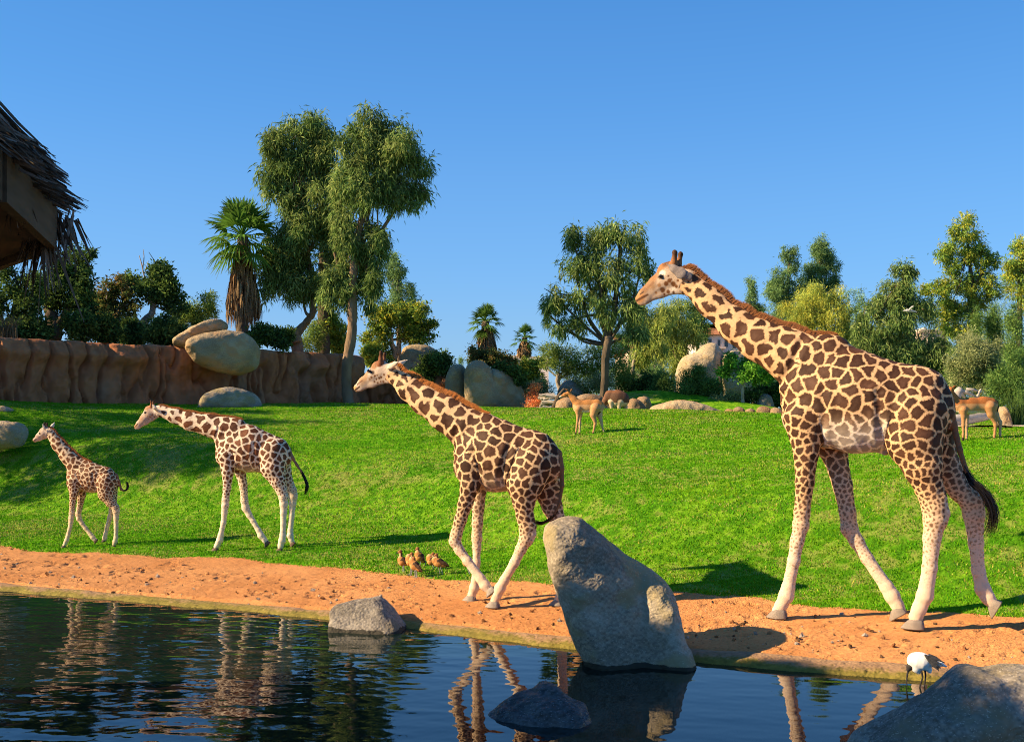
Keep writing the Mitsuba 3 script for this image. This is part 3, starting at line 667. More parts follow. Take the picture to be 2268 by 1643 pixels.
giraffe('slim white-legged giraffe stretching its neck low, second from the left on the grass', ZC, (1680, 1102), 0.12, 0.0112,
    [('skull', [(1062, 160, 34), (1015, 170, 37), (978, 212, 28), (945, 246, 19), (922, 268, 14)], 0.62, 0.04), ('jaw', [(1045, 195, 25), (990, 235, 17), (938, 270, 10), (926, 275, 8)], 0.5, 0.03), ('skull', [(1008, 148, 20), (1030, 138, 18)], 0.7, 0.04),
     ('horn', [(1026, 132, 11, .03), (1025, 98, 6, .045), (1024, 92, 7, .045)], 1.0, 0.02), ('horn', [(1038, 132, 10, -.03), (1040, 104, 6, -.045), (1041, 98, 7, -.045)], 1.0, 0.02),
     ('ear', [(1058, 152, 8, .09), (1048, 136, 14, .13), (1034, 116, 4, .15)], 0.4, 0.012), ('ear', [(1066, 146, 8, -.09), (1078, 132, 12, -.13), (1088, 116, 4, -.15)], 0.4, 0.012),
     ('neck', [(1090, 160, 40), (1187, 194, 46), (1288, 230, 59), (1420, 258, 72), (1510, 285, 88)], 0.62, 0.06),
     ('chest', [(1560, 400, 104), (1545, 460, 88)], 0.62, 0.08), ('chest', [(1590, 300, 96), (1610, 340, 100)], 0.6, 0.08), ('torso', [(1620, 410, 132), (1685, 418, 152), (1770, 440, 128)], 0.64, 0.08), ('torso', [(1690, 350, 84), (1790, 392, 76), (1850, 420, 80)], 0.6, 0.07), ('torso', [(1810, 455, 112), (1870, 455, 105), (1905, 480, 70)], 0.62, 0.08)],
    [('front_near', [(1545, 470, 72, .7), (1545, 560, 44), (1540, 670, 27), (1530, 760, 24), (1527, 800, 25), (1522, 850, 20), (1515, 920, 17.5), (1497, 1000, 18), (1489, 1036, 22), (1474, 1066, 17), (1466, 1080, 17)], 0.16),
     ('front_far', [(1590, 480, 64, .7), (1630, 570, 38), (1650, 670, 27), (1658, 770, 25), (1666, 818, 26), (1690, 865, 20), (1715, 905, 17.5), (1752, 968, 18), (1770, 1004, 22), (1795, 1036, 17), (1808, 1050, 16)], -0.15),
     ('hind_near', [(1850, 450, 98, .5), (1852, 550, 84, .8), (1884, 635, 52), (1908, 698, 36), (1922, 745, 32), (1924, 790, 28), (1922, 850, 22), (1920, 930, 19), (1917, 1005, 20), (1912, 1038, 23), (1903, 1070, 18), (1900, 1086, 17)], 0.17),
     ('hind_far', [(1880, 450, 92, .5), (1912, 570, 64, .8), (1950, 655, 43), (1978, 700, 34), (1988, 738, 30), (1984, 790, 23), (1978, 870, 18), (1968, 965, 18), (1967, 1004, 22), (1976, 1036, 17), (1983, 1050, 16)], -0.16)],
    [(1459, 1096, 0, 0.16, 54, 22), (1818, 1066, -48, -0.15, 52, 24), (1896, 1104, 0, 0.17, 52, 22), (1990, 1070, -42, -0.16, 50, 24)],
    [(1072, 122, 6), (1110, 118, 11), (1200, 146, 13), (1300, 166, 14), (1450, 187, 14), (1560, 198, 15), (1640, 222, 10)],
    [(1955, 425, 14), (1985, 480, 10), (2012, 525, 8), (2048, 578, 7)],
    ([(2040, 565), (2062, 610), (2080, 660), (2074, 700), (2058, 735)], 150, 10, 1.6), fc, st, 15)

# --- the calf
st = dict(sp=0.102, gap=0.020, folds=[[(540, 590), (568, 660)], [(655, 585), (658, 690)]], fs=1.8, jag=0.009, line=(0.62, 0.47, 0.31), pale=(0.62, 0.49, 0.33), dark=(0.090, 0.030, 0.011), mid=(0.135, 0.052, 0.022), belly=(620, 708, 665), legend=0.50, cheek=(0.55, 0.43, 0.34),
          horn=(0.05, 0.025, 0.015), ear=(0.62, 0.56, 0.48), mane=(0.36, 0.13, 0.045), hoof=(0.09, 0.06, 0.05), legk=0.018, mane_n=2600)
fc = dict(areas=[(275, 290, 18, .5, (0.40, 0.25, 0.17)), (310, 262, 14, .5, (0.10, 0.05, 0.03)), (250, 335, 18, .6, (0.46, 0.30, 0.23)), (230, 360, 12, .5, (0.46, 0.29, 0.2)), (278, 312, 8, .4, (0.04, 0.025, 0.02)), (300, 340, 6, .4, (0.35, 0.2, 0.1)), (330, 285, 10, .4, (0.35, 0.3, 0.26))],
          lines=[(230, 364, 250, 350, 4, (0.10, 0.05, 0.035))], eyes=[(279, 312, 5.5, 17), (279, 312, 5.5, -17)])
giraffe('small giraffe calf with a curled black tail tip, leftmost of the four giraffes', ZC, (590, 1080), 0.06, 0.0086,
    [('skull', [(326, 302, 29), (296, 308, 30), (264, 332, 20), (240, 354, 12), (234, 358, 10)], 0.66, 0.03), ('jaw', [(314, 328, 19), (268, 350, 12), (242, 361, 8)], 0.5, 0.02), ('skull', [(290, 290, 15), (312, 280, 14)], 0.7, 0.03),
     ('horn', [(304, 276, 8, .025), (303, 248, 6, .035), (303, 242, 7, .035)], 1.0, 0.012), ('horn', [(314, 274, 8, -.025), (318, 250, 6, -.035), (318, 244, 7, -.035)], 1.0, 0.012),
     ('ear', [(306, 288, 6, .07), (298, 270, 9, .10), (290, 248, 3, .12)], 0.4, 0.01), ('ear', [(342, 276, 7, -.07), (356, 260, 12, -.10), (369, 240, 4, -.12)], 0.45, 0.01),
     ('neck', [(342, 310, 32), (394, 386, 42), (456, 462, 51), (516, 530, 64)], 0.62, 0.04), ('chest', [(524, 608, 76), (510, 650, 58)], 0.64, 0.05), ('chest', [(575, 560, 70), (600, 580, 74)], 0.6, 0.05), ('torso', [(570, 612, 86), (620, 615, 96), (690, 622, 86)], 0.64, 0.05),
     ('torso', [(650, 590, 64), (720, 610, 66)], 0.6, 0.05), ('torso', [(715, 632, 86), (745, 645, 64)], 0.64, 0.05)],
    [('front_near', [(502, 650, 50, .7), (500, 715, 30), (493, 785, 20.5), (488, 850, 18.5), (483, 888, 17.5), (477, 940, 13.5), (460, 1010, 13.5), (453, 1034, 15.5), (442, 1058, 12.5), (436, 1070, 12)], 0.11),
     ('front_far', [(540, 650, 46, .7), (555, 725, 28), (543, 795, 20), (531, 858, 19), (535, 888, 18), (556, 922, 14), (580, 955, 13), (615, 998, 13.5), (628, 1016, 15.5), (642, 1030, 12), (648, 1036, 12)], -0.10),
     ('hind_near', [(720, 645, 72, .5), (722, 720, 57, .8), (750, 780, 33), (783, 815, 25), (789, 842, 23), (788, 885, 17), (787, 950, 14), (786, 1020, 14), (781, 1044, 15.5), (774, 1062, 12.5)], 0.12),
     ('hind_far', [(735, 645, 66, .5), (745, 730, 50, .8), (765, 798, 28), (761, 838, 22), (746, 882, 17), (728, 940, 13.5), (714, 998, 13.5), (711, 1020, 15), (708, 1032, 12)], -0.11)],
    [(430, 1080, 0, 0.11, 38, 16), (655, 1044, -55, -0.10, 36, 18), (769, 1080, 0, 0.12, 38, 16), (705, 1046, -15, -0.11, 36, 16)],
    [(330, 272, 5), (356, 276, 10), (420, 338, 12), (500, 418, 13), (580, 480, 13), (620, 515, 7)],
    [(790, 595, 10), (806, 640, 8), (822, 690, 6.5), (838, 700, 6)],
    ([(832, 702), (856, 694), (866, 672), (862, 648), (854, 632)], 110, 6, 1.6), fc, st, 23)
# ================================================================ boulders
def in_dist(poly, gx, gz):
    """Distance to the outline, positive inside, on the grid gx x gz."""
    X, Z = np.meshgrid(gx, gz, indexing='ij')
    d = np.full(X.shape, 1e9); ins = np.zeros(X.shape, bool)
    for (x0, z0), (x1, z1) in zip(poly, np.roll(poly, -1, 0)):
        ex, ez = x1 - x0, z1 - z0
        t = np.clip(((X - x0) * ex + (Z - z0) * ez) / (ex * ex + ez * ez + 1e-12), 0, 1)
        d = np.minimum(d, np.hypot(X - x0 - t * ex, Z - z0 - t * ez))
        c = ((z0 > Z) != (z1 > Z)) & (X < ex * (Z - z0) / (ez if abs(ez) > 1e-12 else 1e-12) + x0)
        ins ^= c
    return np.where(ins, d, -d)

def stone(outline, d, depth, rim=0.4, lean=0.0, tip=0.0, h=0.03, rough=0.05, seed=0, bottom=0.3, cuts=(), fine=0.4, fold=None):
    """A stone with the given outline (photo X, Y at distance d), depth in m each way; lean: the front turns to the right, tip: it leans back; cuts: flat facets (nx, ny, nz, offset)."""
    P = np.array([spot(X, Y, d) for X, Y in outline])
    poly = bend(np.vstack([P[:, [0, 2]], P[:1, [0, 2]]]), 4)[:-1]
    lo, hi = poly.min(0) - 0.12 - rough, poly.max(0) + 0.12 + rough
    gx = np.arange(lo[0], hi[0], h); gz = np.arange(lo[1], hi[1], h)
    c = (lo + hi) / 2; half = depth + 0.15 + abs(lean) * (hi[0] - lo[0]) / 2 + abs(tip) * (hi[1] - lo[1]) / 2 + rough
    gy = np.arange(-half, half, h)
    ind = in_dist(poly, gx, gz)
    R = rim * max(ind.max(), 1e-3)
    t = 1 - np.minimum(ind / R, 1)
    X, Y, Z = np.meshgrid(gx, gy, gz, indexing='ij')
    xr = c[0] + (fold[0] if fold else 99)
    yy = Y - lean * (np.minimum(X, xr) - c[0]) - (fold[1] if fold else 0) * np.maximum(X - xr, 0) - tip * (Z - c[1])
    g = (np.abs(yy) / depth) ** 2.2 + np.where(t > 0, t, 0)[:, None, :] ** 2.2
    F = (g - 1) * min(R, depth) * 0.5
    q = np.stack([X, Y + seed * 3.7, Z], -1)
    F = F - rough * 2 * (meshkit.fbm(q * (0.9 / max(rough * 6, 0.15)), 3, seed) - 0.5)
    for nx, ny, nz, off in cuts:
        n = np.array([nx, ny, nz]); n = n / np.linalg.norm(n)
        G = (X - c[0]) * n[0] + Y * n[1] + (Z - c[1]) * n[2] - off - rough * 2.2 * (meshkit.fbm(q * 2.4, 3, seed + 5) - 0.5)
        w = np.maximum(0.10 - np.abs(F - G), 0) / 0.10
        F = np.maximum(F, G) + w * w * 0.025
    V, Fc = surface_nets(F.astype(np.float32), h, np.array([gx[0], gy[0] , gz[0]]))
    V = relax(V, Fc, 2); N = normals(V, Fc)
    V = V + N * (fine * rough * (meshkit.fbm((V + seed) * 7, 3, seed + 1) - 0.5))[:, None]
    V[:, 1] += d + (0 if lean else 0)
    return V, Fc

def boulder(label, material, *a, name='boulder', cat='boulder', group=None, **k):
    V, F = stone(*a, **k)
    return whole(name, ply((V, F), material, smooth=True), label, cat, group)

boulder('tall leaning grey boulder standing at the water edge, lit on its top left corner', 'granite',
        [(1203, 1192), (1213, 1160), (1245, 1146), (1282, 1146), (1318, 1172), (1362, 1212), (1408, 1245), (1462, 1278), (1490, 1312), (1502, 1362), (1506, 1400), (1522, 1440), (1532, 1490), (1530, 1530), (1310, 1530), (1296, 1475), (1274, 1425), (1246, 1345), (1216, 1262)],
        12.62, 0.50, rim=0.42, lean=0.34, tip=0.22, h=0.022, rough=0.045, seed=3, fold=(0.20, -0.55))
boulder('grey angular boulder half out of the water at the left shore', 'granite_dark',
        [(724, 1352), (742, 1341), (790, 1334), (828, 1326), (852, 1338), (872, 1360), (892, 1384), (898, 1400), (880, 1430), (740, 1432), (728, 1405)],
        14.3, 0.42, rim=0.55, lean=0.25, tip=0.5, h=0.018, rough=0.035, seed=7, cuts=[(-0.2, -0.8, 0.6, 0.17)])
boulder('low wet boulder lying in the pond, in front of the standing one', 'granite_wet',
        [(1078, 1578), (1105, 1559), (1140, 1545), (1172, 1533), (1188, 1519), (1206, 1510), (1228, 1519), (1244, 1535), (1268, 1549), (1292, 1561), (1306, 1580), (1303, 1632), (1078, 1632)],
        9.98, 0.34, rim=0.95, tip=0.7, h=0.012, rough=0.06, seed=12, fine=0.8, cuts=[(-0.28, -0.35, 0.9, 0.10)])
boulder('large dark foreground boulder in the bottom right corner', 'granite_dark',
        [(1870, 1680), (1912, 1640), (1965, 1602), (2015, 1570), (2062, 1540), (2105, 1510), (2140, 1486), (2172, 1482), (2202, 1492), (2234, 1482), (2280, 1481), (2330, 1496), (2400, 1550), (2480, 1650), (2520, 1760), (1850, 1760)],
        8.3, 0.5, rim=0.6, tip=0.05, h=0.022, rough=0.05, seed=21)
boulder('white grey boulder with a split face, by the left edge of the slope', 'pale_stone',
        [(-60, 940), (0, 932), (25, 934), (46, 940), (55, 958), (50, 978), (30, 992), (-60, 998)], 30, 0.5, rim=0.6, h=0.03, rough=0.05, seed=31)
boulder('small flat pale stone above the white boulder at the left edge', 'pale_stone',
        [(-40, 902), (5, 899), (20, 904), (28, 910), (15, 918), (-40, 920)], 33, 0.35, rim=0.8, h=0.03, rough=0.03, seed=32)
# boulders set into and on the wall
boulder('round grey boulder bulging from the top of the wall', 'sandstone',
        [(424, 775), (432, 752), (470, 738), (500, 732), (535, 735), (556, 752), (565, 778), (562, 805), (548, 820), (520, 830), (480, 824), (445, 806)], 40.6, 0.9, rim=0.85, lean=0.6, h=0.045, rough=0.05, seed=41)
boulder('sloping slab boulder resting on the wall behind the round one', 'sandstone',
        [(395, 768), (398, 750), (425, 728), (455, 712), (478, 705), (492, 712), (492, 728), (470, 740), (440, 752), (425, 775)], 41.4, 0.7, rim=0.85, lean=0.5, h=0.045, rough=0.05, seed=42)
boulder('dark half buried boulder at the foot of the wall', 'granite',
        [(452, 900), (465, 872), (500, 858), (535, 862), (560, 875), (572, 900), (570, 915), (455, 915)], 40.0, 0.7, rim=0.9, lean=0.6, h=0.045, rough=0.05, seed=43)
boulder('weathered boulder above the dark shrub behind the middle giraffe', 'sandstone',
        [(880, 850), (888, 800), (895, 772), (915, 764), (950, 766), (972, 778), (985, 800), (990, 850)], 52, 0.9, rim=0.7, lean=0.4, h=0.05, rough=0.08, seed=44)
rk = 'upright rocks ending the wall'
boulder('narrow upright rock, leftmost of three at the end of the wall', 'sandstone', [(985, 915), (988, 845), (998, 815), (1012, 806), (1026, 810), (1034, 830), (1040, 870), (1042, 915)], 48.6, 0.8, rim=0.75, lean=0.5, h=0.045, rough=0.06, seed=45, name='upright_rock', cat='rock')
boulder('tallest upright rock with a scarred rounded head, in the middle of three', 'sandstone', [(1030, 915), (1030, 830), (1042, 804), (1064, 799), (1084, 812), (1100, 835), (1112, 865), (1118, 915)], 48.0, 0.9, rim=0.7, lean=0.5, h=0.045, rough=0.07, seed=46, name='upright_rock', cat='rock')
boulder('broad sloping rock, rightmost of three at the end of the wall', 'sandstone', [(1080, 915), (1085, 830), (1105, 820), (1130, 830), (1150, 850), (1162, 875), (1166, 915)], 48.8, 1.0, rim=0.6, lean=0.6, h=0.045, rough=0.06, seed=47, name='upright_rock', cat='rock')
# outcrop and stones on the right
boulder('large pale outcrop with vertical folds behind the dark shrub', 'pale_stone', [(1496, 880), (1496, 840), (1500, 808), (1515, 790), (1540, 780), (1556, 766), (1575, 760), (1592, 768), (1604, 790), (1612, 880)], 56, 1.4, rim=0.75, lean=0.3, h=0.06, rough=0.10, seed=51, name='rock_outcrop', cat='rock')
boulder('pale rounded rock at the right of the outcrop, below the giraffe neck', 'pale_stone', [(1598, 880), (1598, 800), (1612, 782), (1632, 776), (1655, 784), (1668, 805), (1670, 880)], 55, 1.2, rim=0.8, h=0.06, rough=0.08, seed=52, name='rock_outcrop', cat='rock')
boulder('long low flat boulder lying behind the crest of the lawn', 'sandstone', [(1436, 915), (1444, 902), (1470, 892), (1505, 886), (1540, 891), (1575, 902), (1602, 915), (1602, 930), (1436, 930)], 38.5, 0.9, rim=0.85, h=0.045, rough=0.04, seed=53)
for i, (ol, d, lab) in enumerate([
        ([(1226, 915), (1234, 890), (1255, 880), (1272, 890), (1280, 915), (1280, 930), (1226, 930)], 40, 'sandy boulder just left of the standing antelope head'),
        ([(1262, 920), (1275, 882), (1300, 872), (1330, 876), (1338, 890), (1345, 920)], 41, 'broad tan boulder behind the antelope back'),
        ([(1384, 918), (1388, 893), (1402, 882), (1420, 890), (1432, 908), (1432, 925), (1384, 925)], 41, 'grey boulder at the right of the grazing antelope'),
        ([(1408, 905), (1412, 882), (1428, 877), (1440, 886), (1444, 912), (1412, 915)], 44, 'small round boulder behind the long flat boulder'),
        ([(1322, 915), (1328, 895), (1345, 888), (1360, 896), (1362, 915)], 43, 'small boulder hidden by the antelope rump')]):
    boulder(lab, 'brown_stone', ol, d, 0.55, rim=0.85, h=0.04, rough=0.05, seed=60 + i)
for i, (x0, x1, y0) in enumerate([(1604, 1626, 905), (1624, 1648, 901), (1650, 1672, 904), (1676, 1706, 900), (1706, 1730, 903)]):
    boulder(['low dark edging stone nearest the flat boulder', 'second edging stone from the flat boulder', 'middle stone of the edging row behind the lawn', 'tan edging stone, second from the giraffe chest', 'edging stone nearest the giraffe chest'][i], 'brown_stone',
            [(x0, 920), (x0 + 2, y0 + 5), (x0 + 9, y0), (x1 - 7, y0 + 1), (x1, y0 + 6), (x1 + 1, 922), (x1, 930), (x0, 930)], 38 - i * 0.6, 0.35, rim=0.8, h=0.03, rough=0.03, seed=70 + i, name='edging_stone', cat='stone', group='edging stones behind the lawn')
boulder('upright tan stone between the right antelope and the reeds', 'sandstone', [(2205, 960), (2206, 915), (2214, 902), (2226, 902), (2234, 918), (2234, 960)], 31, 0.3, rim=0.8, h=0.025, rough=0.03, seed=80)
boulder('dark boulder under the bright green tree', 'granite_dark', [(1672, 915), (1676, 884), (1692, 872), (1708, 880), (1712, 915)], 47, 0.5, rim=0.8, h=0.04, rough=0.04, seed=81)
boulder('dark round boulder among the bushes left of the log pile', 'granite_dark', [(1232, 885), (1238, 858), (1258, 842), (1282, 852), (1292, 885)], 50, 0.6, rim=0.9, h=0.04, rough=0.04, seed=82)
# pale paving at the far right
def pave(p, n, uv): return mix((0.42, 0.35, 0.27), (0.55, 0.47, 0.37), fbm(p.x * 3, p.y * 3, 0.0, 4))
bumped('pale_paving', pave, 0.9, lambda p, n, uv: 0.01 * fbm(p.x * 9, p.y * 9, 0.0, 3))

# ---------------------------------------------------------------- artificial rock wall
def wall_col(p, n, uv):
    a = fbm(p.x * 0.7, p.y * 0.7, p.z * 0.5, 3); b = fbm(p.x * 6, p.y * 6, p.z * 2.2, 3)
    c = mix((0.23, 0.088, 0.038), (0.42, 0.17, 0.075), b)
    c = mix(c, (0.15, 0.125, 0.095), smoothstep(0.5, 0.7, a) * 0.4)
    return mix(c, (0.42, 0.20, 0.10), smoothstep(0.55, 0.75, noise(p.x * 1.9, p.y * 1.9, p.z * 1.9)) * 0.35)
bumped('wall_rock', wall_col, 0.95, lambda p, n, uv: 0.05 * fbm(p.x * 6, p.y * 6, p.z * 2.5, 3) + 0.012 * fbm(p.x * 30, p.y * 30, p.z * 30, 2), eps=8e-3)
def rock_wall(path, top, label, seed, thick=1.1, foot=3.0):
    """Folded rock wall along path (x, y), leaning folds down its face."""
    P = bend(np.array([[x, y, 0] for x, y in path]), 8)[:, :2]
    L = np.concatenate([[0], np.cumsum(np.linalg.norm(np.diff(P, axis=0), axis=1))])
    s = np.arange(0, L[-1], 0.05); C = np.stack([np.interp(s, L, P[:, 0]), np.interp(s, L, P[:, 1])], -1)
    tan = unit(np.gradient(gaussian_filter(C, (12, 0)), axis=0)); nrm = np.stack([tan[:, 1], -tan[:, 0]], -1)
    zt = np.interp(s, L, np.interp(np.linspace(0, 1, len(P)), np.linspace(0, 1, len(top)), top)) + 0.16 * (meshkit.fbm(np.stack([s * 0.9, 0 * s, 0 * s], -1), 4, seed) - 0.5)
    rows = []
    zs = np.linspace(0, 1, 64)
    for t in zs:                                         # the face
        z = foot + (zt - foot) * t
        warp = 0.6 * (meshkit.fbm(np.stack([s * 0.5, z * 0.7, 0 * s + seed], -1), 3, seed + 1) - 0.5)
        u = (s + warp) * 1.7
        f = np.abs(meshkit.fbm(np.stack([u, 0 * s + t * 1.1, 0 * s + seed * 2], -1), 3, seed + 2) - 0.5) * 2
        w = -0.40 * np.exp(-f * 9) + 0.45 * (meshkit.fbm(np.stack([s * 0.45, z * 0.55, 0 * s], -1), 3, seed + 3) - 0.5)
        ledge = meshkit.noise(np.stack([s * 0.7, 0 * s, 0 * s + 3], -1), seed)
        w = w + 0.26 * np.exp(-((t - 0.90 + 0.12 * ledge) / 0.10) ** 2) * np.clip(2.2 * ledge - 0.5, 0, 1.2) + 0.22 * (1 - t) ** 2 - 0.16 * max(0, (t - 0.95) / 0.05) ** 2
        q3 = np.stack([s, z * 0.8, 0 * s + seed], -1)
        w = w + 0.26 * (meshkit.fbm(q3 * 2.6, 4, seed + 4) - 0.5) + 0.14 * np.abs(meshkit.fbm(q3 * 5, 3, seed + 7) - 0.5)
        rows.append(np.column_stack([C + nrm * w[:, None], z]))
    for t in np.linspace(0.1, 1, 10):                    # the top, sagging to the back
        w = -thick * t - 0.2
        q = np.stack([s * 1.6, 0 * s + t * 3, 0 * s], -1)
        rows.append(np.column_stack([C + nrm * w, zt + 0.14 * (meshkit.fbm(q, 3, seed + 6) - 0.4) * min(1, t * 4) - 0.25 * t ** 2]))
    V = np.array(rows); m, k = V.shape[:2]
    i = np.arange(m * k).reshape(m, k)
    F = np.vstack([np.stack([i[:-1, :-1], i[:-1, 1:], i[1:, 1:]], -1).reshape(-1, 3), np.stack([i[:-1, :-1], i[1:, 1:], i[1:, :-1]], -1).reshape(-1, 3)])
    return whole('rock_wall', ply((V.reshape(-1, 3), F), 'wall_rock', smooth=True), label, 'wall')
def xy(X, d): return ((X - CX) / FOC * d, d)
rock_wall([(-26, 25.5), xy(0, 36), xy(380, 40.5), xy(750, 47), xy(800, 48.5)], [5.6, 5.72, 5.75, 5.95, 5.9], 'long red brown rock wall with vertical folds, at left behind the lawn', 3)
rock_wall([xy(775, 49.5), xy(880, 50.2), xy(1005, 49.2)], [5.1, 5.2, 5.05], 'short lower stretch of red rock wall behind the head of the middle giraffe', 9)
# the bank of earth behind the wall, carrying the trees
V, F = sheet(np.arange(-34, -2.2, 0.5), np.arange(26, 62, 0.5), lambda x, y: 5.1 + 0.3 * np.sin(x * 0.4) * np.cos(y * 0.3), lambda x, y: (y > 37.2 + (x + 17) * 1.16) & (y > 30))
setting('planting_bank', ply((V, F), 'dry_earth', smooth=True), 'raised earth bed behind the rock wall')
# ================================================================ antelopes and birds
def gnd(x, y):
    return np.where(shore(x, y) > edge_n(x), hill(x, y), sand_z(x, y))
def beast(label, group, zoom, feet, slope, h, parts, paint, eyes, extra=(), foot=None, name='antelope', cat='antelope', seed=0, d=None, fur='coat', drop=0.0):
    p0 = on_ground(zoom[0] + zoom[2] * feet[0], zoom[1] + zoom[2] * feet[1], f=gnd) if d is None else np.array([(zoom[0] + zoom[2] * feet[0] - CX) / FOC * d, d, 0])
    b = Body(zoom, p0, slope, h)
    for nm, pts, v, flat, k in parts: b.chain(nm, pts, v, flat, k)
    V, F = b.mesh(); N = normals(V, F)
    names, who, par = b.where(V)
    C = paint(b, V, N, np.array(names)[who], par)
    C = C * (0.88 + 0.24 * meshkit.fbm(V * 40, 2, seed))[:, None]
    key = thing(name, label, cat, group)
    W = b.world(V); W[:, 2] -= drop
    part(key, 'body', ply((W, F[:, ::-1]), fur, smooth=True, color=np.clip(C, 0.004, 0.85)))
    for x, y, r, v in eyes:
        e = trimesh.creation.icosphere(2, r * b.m); e.apply_translation(b.at(x, y) + [0, v, 0])
        part(key, 'eye', ply((b.world(e.vertices), e.faces[:, ::-1]), 'eye_gloss', smooth=True))
    for nm, pts, v, flat, col in extra:
        q = Body(zoom, p0, slope, h * 0.7); q.chain('x', pts, v, flat, 0.01)
        Vx, Fx = q.mesh(); Wx = q.world(Vx); Wx[:, 2] -= drop
        part(key, nm, ply((Wx, Fx[:, ::-1]), fur, smooth=True, color=np.tile(np.array(col), (len(Vx), 1)) * (0.7 + 0.6 * meshkit.fbm(Vx * 60, 2, 1))[:, None]))
    return b

def tan_coat(back, side, under, legc, band):
    def paint(b, V, N, name, par):
        C = np.tile(np.array(side, float), (len(V), 1))
        z0, z1 = b.at(band[0], band[1])[2], b.at(band[0], band[2])[2]
        body = np.isin(name, ['torso', 'neck'])
        w = sstep(z0 - 0.02, z0 + 0.02, V[:, 2]) * (name == 'torso'); C += (np.array(back) - C) * w[:, None]
        C[name == 'neck'] = np.array(back) * 0.95 + 0.05 * np.array(side)
        w = sstep(z1 + 0.03, z1 - 0.01, V[:, 2] + 0.03 * N[:, 2]) * (name == 'torso'); C += (np.array(under) - C) * w[:, None]
        leg = np.char.startswith(name.astype(str), 'leg')
        C[leg] = np.array(legc)
        C[name == 'head'] = np.array(back) * 1.05
        C[name == 'ear'] = np.array(back) * 0.55
        C[name == 'muzzle'] = np.array(under) * 0.7
        inner = leg * sstep(0.3, 0.8, np.where(V[:, 1] > 0, -N[:, 1], N[:, 1])); C += (np.array(under) - C) * (0.3 * inner)[:, None]
        C[leg & (par > 0.93)] = (0.04, 0.025, 0.018)
        return C
    return paint
ZF, ZI, ZD, ZS = (974.9, 428.9, 0.3323), (1871.8, 740.9, 0.1747), (857.9, 1193.3, 0.0894), (1949.8, 1364.8, 0.169)
beast('tan antelope standing in profile on the lawn crest, head turned to the left', None, ZF, (970, 1603), 0.08, 0.011,
      [('torso', [(925, 1420, 42), (985, 1417, 40), (1045, 1415, 41), (1062, 1420, 34)], 0, 0.62, 0.05), ('neck', [(918, 1400, 31), (892, 1372, 21), (868, 1345, 16)], 0, 0.65, 0.04),
       ('head', [(858, 1330, 16), (832, 1340, 13), (812, 1349, 9)], 0, 0.7, 0.02), ('muzzle', [(808, 1351, 7.5), (798, 1355, 6)], 0, 0.75, 0.01),
       ('ear', [(862, 1322, 5, .03), (846, 1308, 6, .06), (826, 1298, 2.5, .07)], 0, 0.5, 0.008), ('ear', [(868, 1322, 5, -.03), (876, 1306, 5, -.07), (880, 1296, 2, -.08)], 0, 0.5, 0.008),
       ('leg_a', [(920, 1440, 26), (920, 1478, 13), (914, 1530, 8), (907, 1580, 5.5), (903, 1600, 6.5)], 0.075, 0.9, 0.02), ('leg_b', [(935, 1440, 25), (934, 1480, 12), (931, 1532, 8), (929, 1585, 5.5), (927, 1604, 6.5)], -0.07, 0.9, 0.02),
       ('leg_c', [(1035, 1430, 34), (1020, 1475, 22), (1034, 1530, 9), (1031, 1545, 9), (1022, 1585, 5.5), (1018, 1605, 6.5)], 0.08, 0.8, 0.02), ('leg_d', [(1055, 1430, 32), (1062, 1478, 19), (1074, 1522, 9), (1077, 1540, 9), (1088, 1580, 5.5), (1094, 1602, 6.5)], -0.075, 0.8, 0.02)],
      tan_coat((0.40, 0.175, 0.055), (0.52, 0.30, 0.15), (0.66, 0.58, 0.48), (0.45, 0.24, 0.11), (980, 1408, 1452)), [(832, 1335, 3, .035)],
      [('tail', [(1082, 1405, 6), (1078, 1440, 5), (1052, 1470, 4)], 0.03, 0.8, (0.05, 0.03, 0.02))])
beast('tan antelope facing forward with raised ears, partly behind the tail of the tallest giraffe', None, ZI, (1680, 1338), -0.04, 0.0085,
      [('torso', [(1470, 910, 92), (1600, 905, 92), (1760, 890, 92), (1850, 890, 86)], 0, 0.62, 0.07), ('neck', [(1440, 880, 70), (1385, 815, 48), (1350, 740, 38)], 0.0, 0.7, 0.06),
       ('head', [(1340, 695, 33), (1328, 742, 27)], 0.06, 0.9, 0.03), ('muzzle', [(1322, 776, 19), (1317, 800, 15)], 0.09, 0.9, 0.02),
       ('ear', [(1322, 686, 9), (1302, 664, 15), (1280, 648, 5)], 0.05, 0.6, 0.01), ('ear', [(1362, 686, 9), (1382, 664, 15), (1408, 644, 5)], 0.05, 0.6, 0.01),
       ('leg_a', [(1500, 960, 54), (1502, 1040, 30), (1500, 1150, 21), (1498, 1270, 14), (1494, 1330, 17)], 0.07, 0.9, 0.03), ('leg_b', [(1530, 960, 54), (1540, 1040, 30), (1538, 1160, 21), (1540, 1280, 14), (1538, 1345, 17)], -0.07, 0.9, 0.03),
       ('leg_c', [(1840, 920, 76), (1850, 1010, 48), (1905, 1120, 23), (1908, 1150, 22), (1896, 1270, 14), (1888, 1338, 17)], 0.075, 0.8, 0.03), ('leg_d', [(1870, 920, 70), (1905, 1020, 42), (1965, 1105, 21), (1968, 1135, 21), (1964, 1260, 13), (1966, 1325, 16)], -0.07, 0.8, 0.03)],
      tan_coat((0.36, 0.125, 0.035), (0.50, 0.27, 0.12), (0.62, 0.53, 0.42), (0.42, 0.21, 0.09), (1650, 880, 985)), [(1325, 708, 7, .10), (1350, 708, 7, .10)],
      [('tail', [(1925, 850, 14), (1940, 920, 12), (1930, 975, 7)], 0.0, 0.8, (0.05, 0.035, 0.02))], seed=3)
